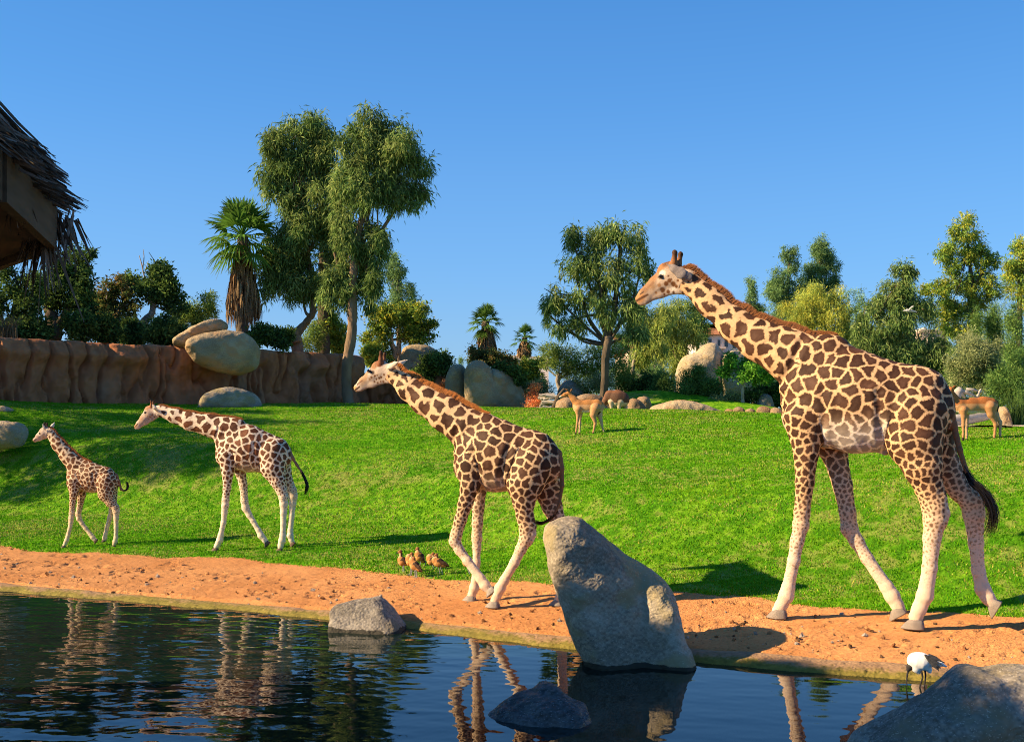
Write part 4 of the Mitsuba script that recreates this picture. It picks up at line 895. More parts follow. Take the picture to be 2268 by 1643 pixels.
beast('dark brown antelope grazing behind the crest, hidden partly by the tan one', None, ZF, (1180, 1440), 0.1, 0.016,
      [('torso', [(1135, 1352, 38), (1180, 1366, 56), (1212, 1372, 50)], 0, 0.7, 0.08), ('neck', [(1130, 1345, 34), (1105, 1378, 22), (1088, 1402, 17)], 0, 0.65, 0.06), ('head', [(1084, 1408, 17), (1066, 1432, 11)], 0, 0.7, 0.03), ('muzzle', [(1062, 1438, 9), (1058, 1444, 8)], 0, 0.7, 0.01),
       ('leg_a', [(1140, 1390, 20), (1141, 1420, 10), (1141, 1450, 8)], 0.1, 0.9, 0.03), ('leg_b', [(1155, 1390, 20), (1152, 1420, 10), (1150, 1450, 8)], -0.1, 0.9, 0.03), ('leg_c', [(1200, 1390, 26), (1192, 1420, 12), (1198, 1455, 8)], 0.1, 0.9, 0.03), ('leg_d', [(1225, 1390, 28), (1236, 1420, 13), (1234, 1455, 9)], -0.1, 0.9, 0.03),
       ('ear', [(1100, 1388, 5), (1112, 1372, 6), (1118, 1362, 2)], 0.08, 0.5, 0.01)],
      tan_coat((0.17, 0.075, 0.038), (0.10, 0.05, 0.03), (0.55, 0.40, 0.25), (0.50, 0.38, 0.25), (1180, 1330, 1398)), [(1078, 1412, 3, .07)], d=39.0, seed=5)

# whistling ducks: buff and brown, dark wings, grey legs
def duck(label, hx, hy, bx, by, tx, ty, fx, fy, turn=0.0, leg2=26, legs_at=None):
    """head, body centre, tail tip and front foot as traced."""
    p0 = on_ground(ZD[0] + ZD[2] * fx, ZD[1] + ZD[2] * fy, f=gnd)
    b = Body(ZD, p0, turn, 0.0042)
    bw = -1 if tx > bx else 1
    cx, cy = bx, by
    dx, dy = tx - bx, ty - by
    b.chain('torso', [(cx - dx * 0.42, cy - dy * 0.55, 88), (cx, cy, 108), (cx + dx * 0.5, cy + dy * 0.5, 70), (tx, ty, 16)], 0, 0.8, 0.02)
    b.chain('breast', [(cx - dx * 0.5, cy - dy * 0.8 - 20, 66), (cx - dx * 0.25, cy - 10, 98)], 0, 0.8, 0.02)
    b.chain('neck', [(cx - dx * 0.5, cy - dy * 0.9 - 40, 46), (hx + 14, hy + 84, 34), (hx + 10, hy + 10, 36)], 0, 0.9, 0.012)
    b.chain('head', [(hx, hy, 47), (hx - 26, hy + 14, 34)], 0, 0.85, 0.008)
    b.chain('bill', [(hx - 40, hy + 22, 17), (hx - 66, hy + 36, 13), (hx - 92, hy + 46, 9)], 0, 1.3, 0.005)
    V, F = b.mesh(); N = normals(V, F); names, who, par = b.where(V); name = np.array(names)[who]
    C = np.tile(np.array([0.40, 0.185, 0.055]), (len(V), 1))
    C[name == 'breast'] = (0.52, 0.29, 0.10)
    up = b.at(cx, cy)
    dark = (name == 'torso') * sstep(0.0, 0.02, V[:, 2] - up[2] - 0.006 + 0.012 * (meshkit.fbm(V * 60, 2, 1) - 0.5)) * (par > 0.2)
    dark = np.maximum(dark, (name == 'torso') * (par > 0.72)); C += (np.array([0.045, 0.024, 0.014]) - C) * dark[:, None]
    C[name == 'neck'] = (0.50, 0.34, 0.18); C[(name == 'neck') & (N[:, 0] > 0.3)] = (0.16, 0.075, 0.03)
    C[name == 'head'] = (0.24, 0.10, 0.035); C[name == 'bill'] = (0.03, 0.03, 0.035)
    C *= (0.8 + 0.4 * meshkit.fbm(V * 90, 2, 4))[:, None]
    key = thing('duck', label, 'duck', 'brown ducks standing on the grass')
    part(key, 'body', ply((b.world(V), F[:, ::-1]), 'coat', smooth=True, color=np.clip(C, 0.004, .85)))
    wv = []
    for s in (-1, 1):                                                # folded wings with a pale flank stripe
        q = Body(ZD, p0, turn, 0.0042)
        q.chain('w', [(cx - dx * 0.1, cy - 36, 52), (cx + dx * 0.45, cy + dy * 0.45 - 22, 42), (cx + dx * 0.98, cy + dy * 0.96 - 6, 10)], s * 0.044, 0.42, 0.01)
        v, f = q.mesh(); wc = np.tile(np.array([0.05, 0.027, 0.016]), (len(v), 1)) * (0.6 + 0.9 * meshkit.noise(v * [60, 200, 60], 2))[:, None]
        part(key, 'wing', ply((q.world(v), f[:, ::-1]), 'coat', smooth=True, color=wc))
        e = trimesh.creation.icosphere(2, 0.0052); e.apply_translation(b.at(hx - 14, hy - 4) + [0, s * 0.024, 0])
        part(key, 'eye', ply((b.world(e.vertices), e.faces[:, ::-1]), 'eye_gloss', smooth=True))
        o = (fx if s > 0 else fx - leg2, fy if s > 0 else fy - 14)
        A = b.at(cx + dx * 0.1 + (0 if s > 0 else -leg2), cy + 88, s * 0.03); B = b.at(o[0], o[1], s * 0.03)
        w = b.world(B[None])[0]; B[2] = float(gnd(w[0], w[1])) + 0.012
        v1, f1 = tube([A, A * .45 + B * .55 + [0.006, 0, 0], B], [0.009, 0.007, 0.008], 7)
        toes = [tube([B, B + [-0.045, t * 0.026, -0.006]], [0.007, 0.003], 5) for t in (-1, 0, 1)]
        web = (np.array([B, B + [-0.042, -0.026, -0.004], B + [-0.045, 0, -0.004], B + [-0.042, 0.026, -0.004]]), np.array([[0, 1, 2], [0, 2, 3], [2, 1, 0], [3, 2, 0]]))
        v, f = join([(v1, f1)] + toes + [web])
        part(key, 'leg', ply((b.world(v), f[:, ::-1]), 'dull', color=np.tile([0.26, 0.27, 0.29], (len(v), 1))))
duck('brown duck on the grass, leftmost of the flock', 318, 312, 390, 560, 515, 625, 410, 845, 0.2)
duck('brown duck half hidden by the foremost one, second from left', 606, 372, 590, 565, 720, 690, 590, 905, 0.2)
duck('foremost brown duck, nearest to the sand, head turned to the side', 655, 480, 690, 660, 870, 815, 735, 965, 0.5, 40)
duck('tallest looking brown duck standing behind the others', 752, 242, 810, 455, 925, 575, 800, 690, 0.1, -130)
duck('brown duck behind its neighbour, second from right of the group', 1135, 372, 1110, 545, 1250, 640, 1140, 770, 0.2, -60)
duck('brown duck with a dark folded wing, at the right of the group', 1212, 398, 1290, 590, 1530, 670, 1365, 900, 0.2, 60)
duck('lone brown duck behind the crossed legs of the middle giraffe', 1935, 340, 1985, 590, 2110, 690, 2050, 890, 0.2)

# ibis bending to drink
p0 = np.array([(ZS[0] + ZS[2] * 545 - CX) / FOC * 11.15, 11.15, 0])
b = Body(ZS, p0, 0.25, 0.0055)
b.chain('torso', [(430, 560, 62), (470, 570, 100), (560, 590, 104), (640, 600, 62)], 0, 0.78, 0.03)
b.chain('torso', [(420, 600, 55), (470, 680, 48), (505, 735, 22)], 0, 0.8, 0.03); b.chain('torso', [(590, 650, 60), (640, 700, 30), (655, 735, 12)], 0.0, 0.8, 0.02)
b.chain('tail', [(700, 600, 40), (780, 620, 30), (870, 655, 10)], 0, 0.7, 0.02)
V, F = b.mesh(); N = normals(V, F)
C = np.tile([0.80, 0.79, 0.76], (len(V), 1)) * (0.93 + 0.14 * meshkit.fbm(V * 40, 2, 4))[:, None]
ib = thing('ibis', 'white wading bird with black head and dark wing tips, drinking at the pond edge', 'bird')
part(ib, 'body', ply((b.world(V), F[:, ::-1]), 'coat', smooth=True, color=np.clip(C, 0, .85)))
q = Body(ZS, p0, 0.25, 0.0045)
q.chain('neck', [(440, 640, 44), (412, 655, 40), (388, 660, 38)], 0, 0.85, 0.02); q.chain('head', [(385, 650, 42), (368, 690, 28)], 0, 0.85, 0.015)
q.chain('bill', [(364, 705, 15), (352, 770, 12), (344, 840, 9), (346, 905, 7)], 0, 1.0, 0.006)
V, F = q.mesh(); part(ib, 'head', ply((q.world(V), F[:, ::-1]), 'coat', smooth=True, color=np.tile([0.035, 0.032, 0.033], (len(V), 1)) * (0.7 + 0.7 * meshkit.fbm(V * 70, 2, 1))[:, None]))
for s, (x, y, x1, y1) in ((1, (590, 510, 845, 600)), (-1, (640, 500, 840, 610))):
    q = Body(ZS, p0, 0.25, 0.0045)
    for k in range(4):
        q.chain('f', [(x + 14 * k, y + 20 * k, 16), (x + 80 + 8 * k, y + 40 + 30 * k, 22), (x1 - 26 * k, y1 + 36 * k, 8)], s * 0.07, 0.35, 0.004)
    V, F = q.mesh(); part(ib, 'wing', ply((q.world(V), F[:, ::-1]), 'coat', smooth=True, color=np.tile([0.05, 0.05, 0.055], (len(V), 1)) * (0.5 + 1.0 * meshkit.noise(V * 55, 2))[:, None]))
for s, (xs) in ((1, [(540, 715), (556, 800), (528, 880), (514, 945), (512, 990)]), (-1, [(585, 700), (594, 780), (584, 860), (578, 915), (578, 990)])):
    v, f = tube([b.at(x, y, 0.035 * s) for x, y in xs], [0.011, 0.008, 0.009, 0.007, 0.007], 7)
    part(ib, 'leg', ply((b.world(v), f[:, ::-1]), 'dull', color=np.tile([0.035, 0.032, 0.034], (len(v), 1))))
# gull in flight before the trees on the right
p0 = np.array([(2018 - CX) / FOC * 30, 30, 0])
b = Body((1950, 662, 0.066), p0, 0.2, 0.006)
b.chain('body', [(800, 400, 26), (900, 390, 45), (1050, 410, 42), (1220, 440, 14)], 0, 0.9, 0.02)
V, F = b.mesh(); gl = thing('gull', 'pale grey bird flying in front of the trees above the back of the tallest giraffe', 'bird')
part(gl, 'body', ply((b.world(V), F[:, ::-1]), 'coat', smooth=True, color=np.tile([0.42, 0.42, 0.43], (len(V), 1))))
for s in (-1, 1):
    q = Body((1950, 662, 0.066), p0, 0.2, 0.006)
    q.chain('w', [(960, 385, 30, 0.02 * s), (1010, 330, 34, 0.10 * s), (1060, 270, 24, 0.2 * s), (1120, 250, 8, 0.3 * s)], 0, 1.0, 0.01)
    V, F = q.mesh(); c0 = b.at(1000, 340)
    part(gl, 'wing', ply((q.world(V), F[:, ::-1]), 'coat', smooth=True, color=np.tile([0.42, 0.42, 0.44], (len(V), 1))))
# ================================================================ trees and plants
def bark(key, c0, c1, f=5.0):
    bumped(key, lambda p, n, uv: mix(c0, c1, fbm(p.x * f, p.y * f, p.z * f * 0.35, 4)), 0.95, lambda p, n, uv: 0.03 * fbm(p.x * 14, p.y * 14, p.z * 4, 3), eps=6e-3, spec=0.1)
bark('bark_brown', (0.10, 0.07, 0.045), (0.30, 0.21, 0.14)); bark('bark_grey', (0.17, 0.14, 0.11), (0.46, 0.40, 0.33)); bark('bark_dark', (0.05, 0.04, 0.03), (0.15, 0.115, 0.085))

LEAVES = {  # length, width, droop, clump spread (share of blob), palette of base colours
    'eucalyptus': (0.30, 0.050, 1.5, 0.15, [(0.048, 0.080, 0.022), (0.075, 0.11, 0.032), (0.11, 0.135, 0.045), (0.035, 0.058, 0.018)]),
    'dark': (0.15, 0.075, 0.2, 0.16, [(0.022, 0.042, 0.012), (0.035, 0.06, 0.014), (0.055, 0.085, 0.02), (0.016, 0.03, 0.012)]),
    'mixed': (0.15, 0.07, 0.3, 0.15, [(0.05, 0.085, 0.016), (0.17, 0.16, 0.02), (0.09, 0.13, 0.02), (0.035, 0.06, 0.016)]),
    'brownish': (0.14, 0.07, 0.2, 0.15, [(0.05, 0.06, 0.016), (0.09, 0.065, 0.025), (0.035, 0.05, 0.016)]),
    'acacia': (0.12, 0.035, 0.1, 0.17, [(0.07, 0.105, 0.022), (0.10, 0.13, 0.03), (0.045, 0.075, 0.02)]),
    'bright': (0.14, 0.07, 0.3, 0.17, [(0.05, 0.13, 0.014), (0.08, 0.17, 0.02), (0.03, 0.08, 0.012)]),
    'willow': (0.24, 0.035, 1.6, 0.15, [(0.12, 0.15, 0.035), (0.16, 0.18, 0.045), (0.08, 0.115, 0.03)]),
    'yellow': (0.24, 0.035, 1.5, 0.15, [(0.20, 0.19, 0.03), (0.15, 0.17, 0.035), (0.10, 0.13, 0.03)]),
    'gold': (0.20, 0.06, 0.6, 0.13, [(0.09, 0.135, 0.025), (0.15, 0.155, 0.022), (0.055, 0.095, 0.02)]),
    'blue': (0.20, 0.045, 0.9, 0.15, [(0.06, 0.10, 0.035), (0.08, 0.125, 0.045), (0.045, 0.08, 0.035)]),
    'needle': (0.16, 0.03, -0.7, 0.14, [(0.045, 0.085, 0.022), (0.075, 0.115, 0.03), (0.03, 0.06, 0.016)]),
    'olive': (0.16, 0.03, -0.5, 0.15, [(0.10, 0.115, 0.05), (0.13, 0.14, 0.065), (0.07, 0.085, 0.035)]),
    'rust': (0.10, 0.04, 0.0, 0.2, [(0.50, 0.13, 0.05), (0.42, 0.10, 0.04), (0.30, 0.10, 0.04)])}
GAIN = 2.7
def foliage(blobs, d, kind, n, rng, open_=0.0):
    """Leaves in hanging bunches through the blobs (photo X, Y, half width, half height) round distance d."""
    L, Wd, droop, cs, pal = LEAVES[kind]
    s = d / FOC
    sub = []                                             # each mass is a handful of smaller ones with a broken outline
    for b in blobs:
        sub.append((b[0], b[1], b[2] * .72, b[3] * .72))
        for k in range(5 if b[2] > 16 else 2):
            a = rng.uniform(0, 2 * np.pi); q = rng.uniform(.5, .8); e = rng.uniform(.32, .52)
            sub.append((b[0] + math.cos(a) * b[2] * q, b[1] + math.sin(a) * b[3] * q, b[2] * e, b[3] * e, rng.normal(0, 0.35) * b[2] * s))
    blobs = sub
    area = np.array([b[2] * b[3] for b in blobs], float); area /= area.sum()
    V, C = [], []
    pal = np.array(pal) * GAIN
    for b, share in zip(blobs, area):
        c = spot(b[0], b[1], d + (b[4] if len(b) > 4 else rng.normal(0, 0.3)))
        R = np.array([b[2] * s, 0.45 * (b[2] + b[3]) * s, b[3] * s]); Rm = R.mean()
        per = 34 if n > 9000 else 26
        k = max(int(n * share / per), 4)
        u = unit(rng.normal(0, 1, (k, 3))); r = rng.random(k) ** (1 / 2.3)
        lump = 0.52 + 0.95 * meshkit.fbm(u * 1.9 + rng.random(3) * 50, 2, 3)
        cc = c + u * (r * lump)[:, None] * R
        if open_:                                        # bare gaps between the branches
            w = meshkit.fbm(cc * (1.25 / max(Rm, .5)) + rng.random(3) * 30, 2, 5)
            keep = w > np.quantile(w, open_)
            cc = cc[keep] if keep.sum() > 2 else cc
        k = len(cc)
        tone = rng.uniform(0.65, 1.4, k); hue = rng.integers(0, len(pal), k)
        sig = min(0.10 + 0.11 * Rm, 0.30) * rng.uniform(0.7, 1.3, k)
        cen = np.repeat(cc, per, 0); sg = np.repeat(sig, per)[:, None]
        off = rng.normal(0, 1, (k * per, 3)) * sg * np.array([0.8, 0.8, 1.2 if droop > 1 else 0.7])
        p = cen + off
        dirn = unit(rng.normal(0, 1, (k * per, 3)) + np.array([0, 0, -droop]) + unit(p - c) * 0.5)
        side = unit(np.cross(dirn, rng.normal(0, 1, (k * per, 3))))
        ln = L * rng.uniform(0.65, 1.25, (k * per, 1)); wd = Wd * rng.uniform(0.7, 1.2, (k * per, 1)) * 0.5
        mid = p + dirn * ln * 0.45 + np.array([0, 0, 0.04]) * ln
        v = np.stack([p, mid - side * wd, mid + side * wd, p + dirn * ln - np.array([0, 0, 0.06 * max(droop, 0)]) * ln], 1)
        h = np.repeat(hue, per); sw = rng.random(k * per) < 0.3; h[sw] = rng.integers(0, len(pal), sw.sum())
        col = pal[h] * (np.repeat(tone, per) * rng.uniform(0.75, 1.3, k * per))[:, None]
        V.append(v.reshape(-1, 3)); C.append(np.repeat(col, 4, 0))
    V = np.vstack(V); C = np.clip(np.vstack(C), 0, .8); i = np.arange(0, len(V), 4)[:, None]
    F = np.vstack([i + [0, 1, 2], i + [1, 3, 2]])
    return V, F, C

def limb(pts, d, rng, sides=8):
    P = np.array([spot(x, y, d) for x, y, r in pts]); R = np.array([r for _, _, r in pts]) * d / FOC
    P[1:, 1] += np.cumsum(rng.normal(0, 0.08, len(P) - 1)); n = 5
    Q = bend(P, n); rr = np.interp(np.linspace(0, 1, len(Q)), np.linspace(0, 1, len(R)), R)
    Q = Q + (rr * 0.5)[:, None] * gaussian_filter(rng.normal(0, 1, Q.shape), (2.5, 0)) * [1, 1, .3]
    v, f = tube(Q, rr * rng.uniform(0.92, 1.08, len(rr)), sides)
    return v, f
TREE_TRIS = [0]
def tree(name, label, d, trunk, limbs, blobs, kind, n, seed, barkkey='bark_brown', group=None, cat='tree', open_=0.0, twigs=True, root=None):
    rng = np.random.default_rng(seed)
    key = thing(name, label, cat, group)
    if trunk:
        tr = list(trunk)
        v, f = limb(tr, d, rng, 11)
        if root is not None:                             # the foot of the trunk reaches the ground out of sight
            P0 = spot(tr[0][0], tr[0][1], d); r0 = tr[0][2] * d / FOC
            v2, f2 = tube([[P0[0], d, root], [P0[0], d, P0[2] + 0.05]], [r0 * 1.15, r0], 11); v, f = join([(v, f), (v2, f2)])
        part(key, 'trunk', ply((v, f), barkkey, smooth=True))
        tubes = [limb(l, d, rng, 7) for l in limbs]
        if twigs and len(trunk) > 1:
            top = spot(*trunk[-1][:2], d); 
            for b in blobs:                              # twigs out to the leaf masses
                c = spot(b[0], b[1], d); mid = (top * 0.45 + c * 0.55) + rng.normal(0, 0.15, 3) - [0, 0, 0.1 * np.linalg.norm(c - top)]
                tubes.append(tube(bend([top - [0, 0, 0.3], mid, c, c + rng.normal(0, .3, 3)], 4), np.linspace(max(0.02, 0.45 * trunk[-1][2] * d / FOC), 0.012, 13), 5))
        if tubes: part(key, 'branches', ply(join(tubes), barkkey, smooth=True))
    v, f, c = foliage(blobs, d, kind, n, rng, open_)
    TREE_TRIS[0] += len(f)
    part(key, 'crown' if cat == 'tree' else 'foliage', ply((v, f), 'leaf', color=c), kind='stuff')
    return key
def shrub(label, d, blobs, kind, n, seed, group=None, name='shrub', open_=0.0, stem=None):
    return tree(name, label, d, stem, [], blobs, kind, n, seed, 'bark_dark', group, 'shrub', open_, twigs=bool(stem))

G1 = 5.1                                                 # earth level behind the wall
tree('eucalyptus_tree', 'tall eucalyptus with a bare trunk before the wall, right one of the big tree pair', 45.5, [(774, 900, 13), (768, 850, 11), (772, 800, 11.5), (780, 740, 11), (781, 680, 10), (787, 600, 9), (800, 500, 7), (832, 380, 4)],
     [[(781, 690, 7), (765, 640, 5), (742, 560, 3)], [(786, 600, 6), (850, 500, 4), (905, 420, 2)], [(800, 500, 5), (850, 400, 3), (870, 320, 2)], [(800, 480, 4), (790, 380, 2.5), (800, 310, 1.5)]],
     [(850, 295, 76, 50), (890, 365, 56, 62), (820, 400, 62, 64), (790, 330, 42, 48), (915, 425, 34, 38), (870, 440, 40, 40), (800, 520, 48, 50), (812, 600, 36, 72), (838, 560, 22, 58), (760, 600, 30, 56), (775, 655, 26, 34), (768, 400, 34, 60), (765, 500, 34, 50), (735, 640, 24, 40)], 'eucalyptus', 54000, 101, 'bark_brown', open_=0.24)
tree('eucalyptus_tree', 'eucalyptus rising from a pollarded leaning trunk, left half of the big tree pair', 47.0, [(655, 800, 14), (655, 770, 14), (658, 745, 12), (668, 725, 9), (682, 708, 7.5), (694, 688, 7), (690, 640, 6), (680, 560, 5), (668, 450, 4), (660, 340, 3)],
     [[(655, 760, 12), (650, 738, 12), (648, 728, 10)], [(690, 640, 4), (640, 600, 2.5)], [(684, 700, 4), (676, 690, 3), (672, 670, 2)], [(680, 560, 4), (720, 500, 2.5)]],
     [(665, 298, 74, 46), (640, 372, 62, 64), (700, 388, 52, 66), (612, 345, 36, 44), (690, 500, 58, 42), (735, 540, 46, 42), (650, 598, 64, 56), (618, 545, 30, 34), (690, 640, 50, 36), (603, 620, 28, 38), (735, 470, 36, 46), (725, 340, 24, 36), (660, 450, 40, 40), (640, 520, 40, 40)], 'eucalyptus', 54000, 102, 'bark_brown', open_=0.10, root=G1 - 0.3)
tree('carob_tree', 'dark broadleaf tree with a thick forked trunk under the thatched roof corner', 41.0, [(118, 760, 21), (120, 722, 19), (112, 700, 14), (104, 680, 8), (96, 650, 5)], [[(124, 722, 13), (146, 696, 9), (162, 650, 6), (170, 590, 4)], [(112, 700, 9), (105, 688, 8), (98, 690, 6)]],
     [(168, 585, 36, 44), (190, 610, 24, 34), (150, 648, 50, 44), (108, 640, 36, 52), (180, 676, 40, 36), (130, 600, 26, 34), (205, 560, 10, 14)], 'dark', 17000, 103, 'bark_dark', root=G1 - 0.3, open_=0.28)
tree('tree', 'thin sparse tree at the left edge of the photo, under the thatch', 39.5, [(30, 760, 7), (26, 700, 6), (36, 640, 4), (30, 600, 2)], [[(28, 690, 4), (60, 650, 2)], [(8, 755, 4), (6, 700, 3.5), (10, 660, 2)]],
     [(28, 640, 34, 34), (58, 676, 36, 34), (6, 598, 22, 26), (40, 720, 34, 26), (-10, 680, 26, 40), (75, 620, 20, 24)], 'dark', 9000, 104, 'bark_dark', root=G1 - 0.3, open_=0.34)
tree('tree', 'low brownish tree with a bleached crooked dead limb, behind the left wall', 43.0, [(270, 770, 7), (266, 728, 6), (262, 712, 5.5), (250, 700, 4)], [[(264, 712, 5), (250, 708, 4.5), (240, 704, 4), (230, 690, 3)]], [(236, 648, 36, 34), (268, 640, 26, 32), (250, 690, 40, 34), (215, 670, 24, 28), (285, 672, 22, 24)], 'brownish', 11000, 105, 'bark_grey', root=G1 - 0.3, open_=0.3)
tree('tree', 'round tree with a pale twisted trunk and a bare dead twig on top', 43.5, [(312, 770, 12), (308, 740, 12), (314, 722, 10), (322, 706, 8), (333, 690, 7), (334, 655, 5)], [[(312, 722, 6), (302, 706, 4.5), (298, 690, 4), (299, 672, 2)], [(334, 660, 3), (326, 630, 2), (320, 608, 1.6), (316, 590, 1.4), (308, 566, 0.8)], [(317, 594, 1.2), (318, 572, 1), (316, 552, 0.7)], [(320, 605, 1.2), (327, 592, 1), (329, 578, 0.6)]],
     [(352, 636, 42, 44), (322, 645, 28, 32), (386, 672, 26, 32), (296, 622, 22, 18), (352, 598, 26, 18), (370, 628, 26, 34)], 'dark', 13000, 106, 'bark_grey', root=G1 - 0.3, open_=0.26)
tree('tree', 'small feathery green tree left of the sloping slab boulder', 45.0, [(438, 760, 5), (440, 720, 4), (444, 690, 3)], [], [(440, 692, 38, 36), (460, 668, 20, 22), (418, 714, 36, 26), (470, 700, 16, 22)], 'acacia', 9000, 107, root=G1 - 0.3)
for i, (X, Y, rx, ry, dd, lab) in enumerate([(20, 735, 40, 26, 38.6, 'dark shrub on the wall top at the far left edge'), (75, 728, 34, 30, 39.2, 'dark shrub on the wall left of the thick forked trunk'), (178, 724, 44, 34, 40.2, 'dark shrub on the wall right of the thick forked trunk'), (228, 730, 34, 30, 40.8, 'dark shrub on the wall beside the bleached dead limb'),
                                             (288, 738, 26, 24, 42.4, 'dark shrub on the wall left of the pale twisted trunk'), (352, 728, 40, 36, 41.8, 'dark shrub on the wall right of the pale twisted trunk'), (388, 738, 30, 26, 42.6, 'dark shrub on the wall touching the slab boulder')]):
    shrub(lab, dd, [(X, Y, rx, ry), (X + 8, Y + 14, rx * .9, ry * .8)], 'dark', 5200, 120 + i, 'dark shrubs along the wall top')
shrub('glossy green shrub at the foot of the tall palm', 44.5, [(590, 745, 32, 22), (625, 752, 30, 22), (565, 752, 20, 16)], 'dark', 7000, 131)
shrub('leafy green bush between the pollarded trunk and the patterned palm trunk', 49, [(690, 748, 26, 30), (672, 765, 20, 18), (705, 725, 14, 20)], 'acacia', 5000, 132)
shrub('yellowish bush behind the wall, right of the patterned palm trunk', 50.5, [(738, 735, 28, 40), (752, 770, 22, 28), (730, 690, 14, 24)], 'gold', 6500, 133)
tree('tree', 'slender bluish green tree showing behind the right edge of the big eucalyptus', 60, [(885, 800, 6), (884, 720, 5), (880, 620, 3)], [], [(874, 620, 24, 52), (890, 680, 28, 46), (868, 570, 10, 24), (905, 650, 14, 30)], 'blue', 10000, 134, open_=0.2, root=2.6)
tree('tree', 'small yellow green tree with a pale trunk behind the horns of the middle giraffe', 52.5, [(870, 850, 8), (873, 805, 8.5), (877, 780, 7), (868, 762, 5), (866, 740, 4)], [[(877, 785, 6), (884, 760, 4.5), (890, 735, 3)]], [(838, 712, 36, 48), (892, 696, 54, 38), (930, 735, 30, 34), (818, 768, 22, 36), (845, 772, 26, 26), (905, 740, 36, 24), (950, 720, 14, 16)], 'mixed', 17000, 135, 'bark_grey', root=2.6)
shrub('yellow green bush below the small pale trunked tree', 51.5, [(822, 790, 24, 30), (850, 800, 18, 22)], 'gold', 4500, 136)
shrub('dark rounded shrub in front of the weathered boulder, above the orange mane', 49.6, [(962, 812, 36, 28), (980, 800, 20, 20), (940, 830, 28, 18)], 'dark', 7500, 137)
for i, (X, dd) in enumerate([(1022, 95), (1042, 95)]):
    shrub(['distant slim cypress tip above the rocks, left of two', 'distant slim cypress tip above the rocks, right of two'][i], dd, [(X, 805, 4.5, 14)], 'needle', 700, 140 + i, name='distant_cypress')
shrub('scrub growing round the foot of the second palm behind the rocks', 51.5, [(1062, 790, 20, 14), (1098, 790, 24, 18), (1120, 805, 22, 14), (1085, 805, 34, 12), (1045, 778, 10, 10)], 'brownish', 7000, 143)
shrub('dark trailing plants over the crest of the broad sloping rock', 48.2, [(1108, 812, 16, 8), (1132, 824, 18, 8), (1150, 842, 12, 10)], 'dark', 2600, 144)
# right half
tree('eucalyptus_tree', 'open drooping eucalyptus with a dark forked trunk, left of the head of the tallest giraffe', 46.0, [(1337, 905, 11), (1338, 860, 9), (1342, 810, 8.5), (1345, 770, 8.5), (1346, 748, 8.5)], [[(1344, 755, 8), (1338, 700, 6.5), (1330, 640, 5), (1310, 590, 3), (1285, 560, 2)], [(1348, 755, 8), (1360, 700, 6.5), (1366, 620, 5), (1376, 540, 3), (1385, 500, 1.5)], [(1336, 690, 4), (1290, 660, 3), (1240, 650, 1.5)], [(1364, 640, 4), (1400, 600, 2.5), (1425, 580, 1.5)], [(1338, 700, 4), (1300, 700, 3), (1265, 715, 1.5)]],
     [(1372, 522, 58, 36), (1312, 532, 48, 32), (1272, 595, 46, 40), (1348, 600, 64, 44), (1420, 590, 30, 50), (1228, 655, 28, 36), (1298, 660, 46, 38), (1388, 680, 38, 52), (1258, 722, 38, 26), (1405, 735, 26, 36), (1210, 690, 16, 22), (1345, 690, 26, 34), (1265, 525, 20, 20)], 'eucalyptus', 25000, 151, 'bark_dark', open_=0.42)
tree('tree', 'low spreading acacia with a pale bent trunk behind the tan antelope', 51, [(1244, 905, 6), (1242, 870, 5.5), (1236, 845, 5), (1240, 825, 5)], [], [(1258, 788, 58, 30), (1214, 795, 30, 26), (1300, 808, 44, 28), (1270, 825, 44, 20), (1330, 790, 36, 32)], 'acacia', 16000, 152, 'bark_grey', root=2.6)
shrub('yellow green bush right of the rocks, under the small palm', 52.5, [(1160, 815, 28, 24), (1150, 840, 24, 26), (1180, 845, 26, 26), (1195, 800, 14, 14)], 'gold', 7000, 153)
shrub('dry wispy bush beside the red plants', 49.5, [(1180, 868, 26, 18), (1205, 862, 20, 18), (1165, 862, 14, 18)], 'olive', 4200, 154)
shrub('olive green bush on the mound, left of the dark forked trunk', 50, [(1300, 855, 42, 20), (1270, 858, 26, 16), (1330, 846, 26, 22)], 'olive', 6500, 155)
shrub('green bush filling the gap right of the dark forked trunk', 51, [(1376, 820, 34, 44), (1368, 770, 28, 40), (1395, 845, 26, 24)], 'acacia', 9500, 156)
tree('tree', 'light green willowy tree with twin pale stems, below the muzzle of the tallest giraffe', 53, [(1397, 880, 3.5), (1399, 840, 3.5), (1404, 800, 3), (1412, 770, 2.5)], [[(1403, 880, 3), (1403, 830, 2.6), (1408, 790, 2.4)]], [(1425, 712, 36, 46), (1452, 750, 34, 50), (1420, 770, 26, 40), (1470, 700, 26, 36)], 'willow', 19000, 157, 'bark_grey', open_=0.12, root=2.6)
tree('tree', 'olive green tree hanging behind the throat of the tallest giraffe', 57, [(1492, 880, 4), (1494, 800, 3.5), (1498, 740, 2.5)], [], [(1500, 712, 36, 46), (1488, 770, 36, 46), (1512, 800, 34, 34), (1530, 740, 22, 40)], 'willow', 20000, 158, root=2.6, open_=0.10)
tree('tree', 'bright leafed tree between the giraffe neck and the outcrop', 60, [(1545, 860, 4), (1545, 780, 3), (1545, 720, 2)], [], [(1545, 700, 24, 38), (1552, 740, 22, 28), (1530, 675, 18, 24)], 'acacia', 11000, 159, root=2.6, open_=0.1)
shrub('fluffy green shrub left of the pale outcrop', 50, [(1474, 848, 26, 28), (1466, 870, 30, 18)], 'needle', 6000, 160)
shrub('bluish dark shrub near the twin pale stems', 50.5, [(1425, 862, 26, 22), (1440, 845, 18, 20)], 'dark', 4200, 161)
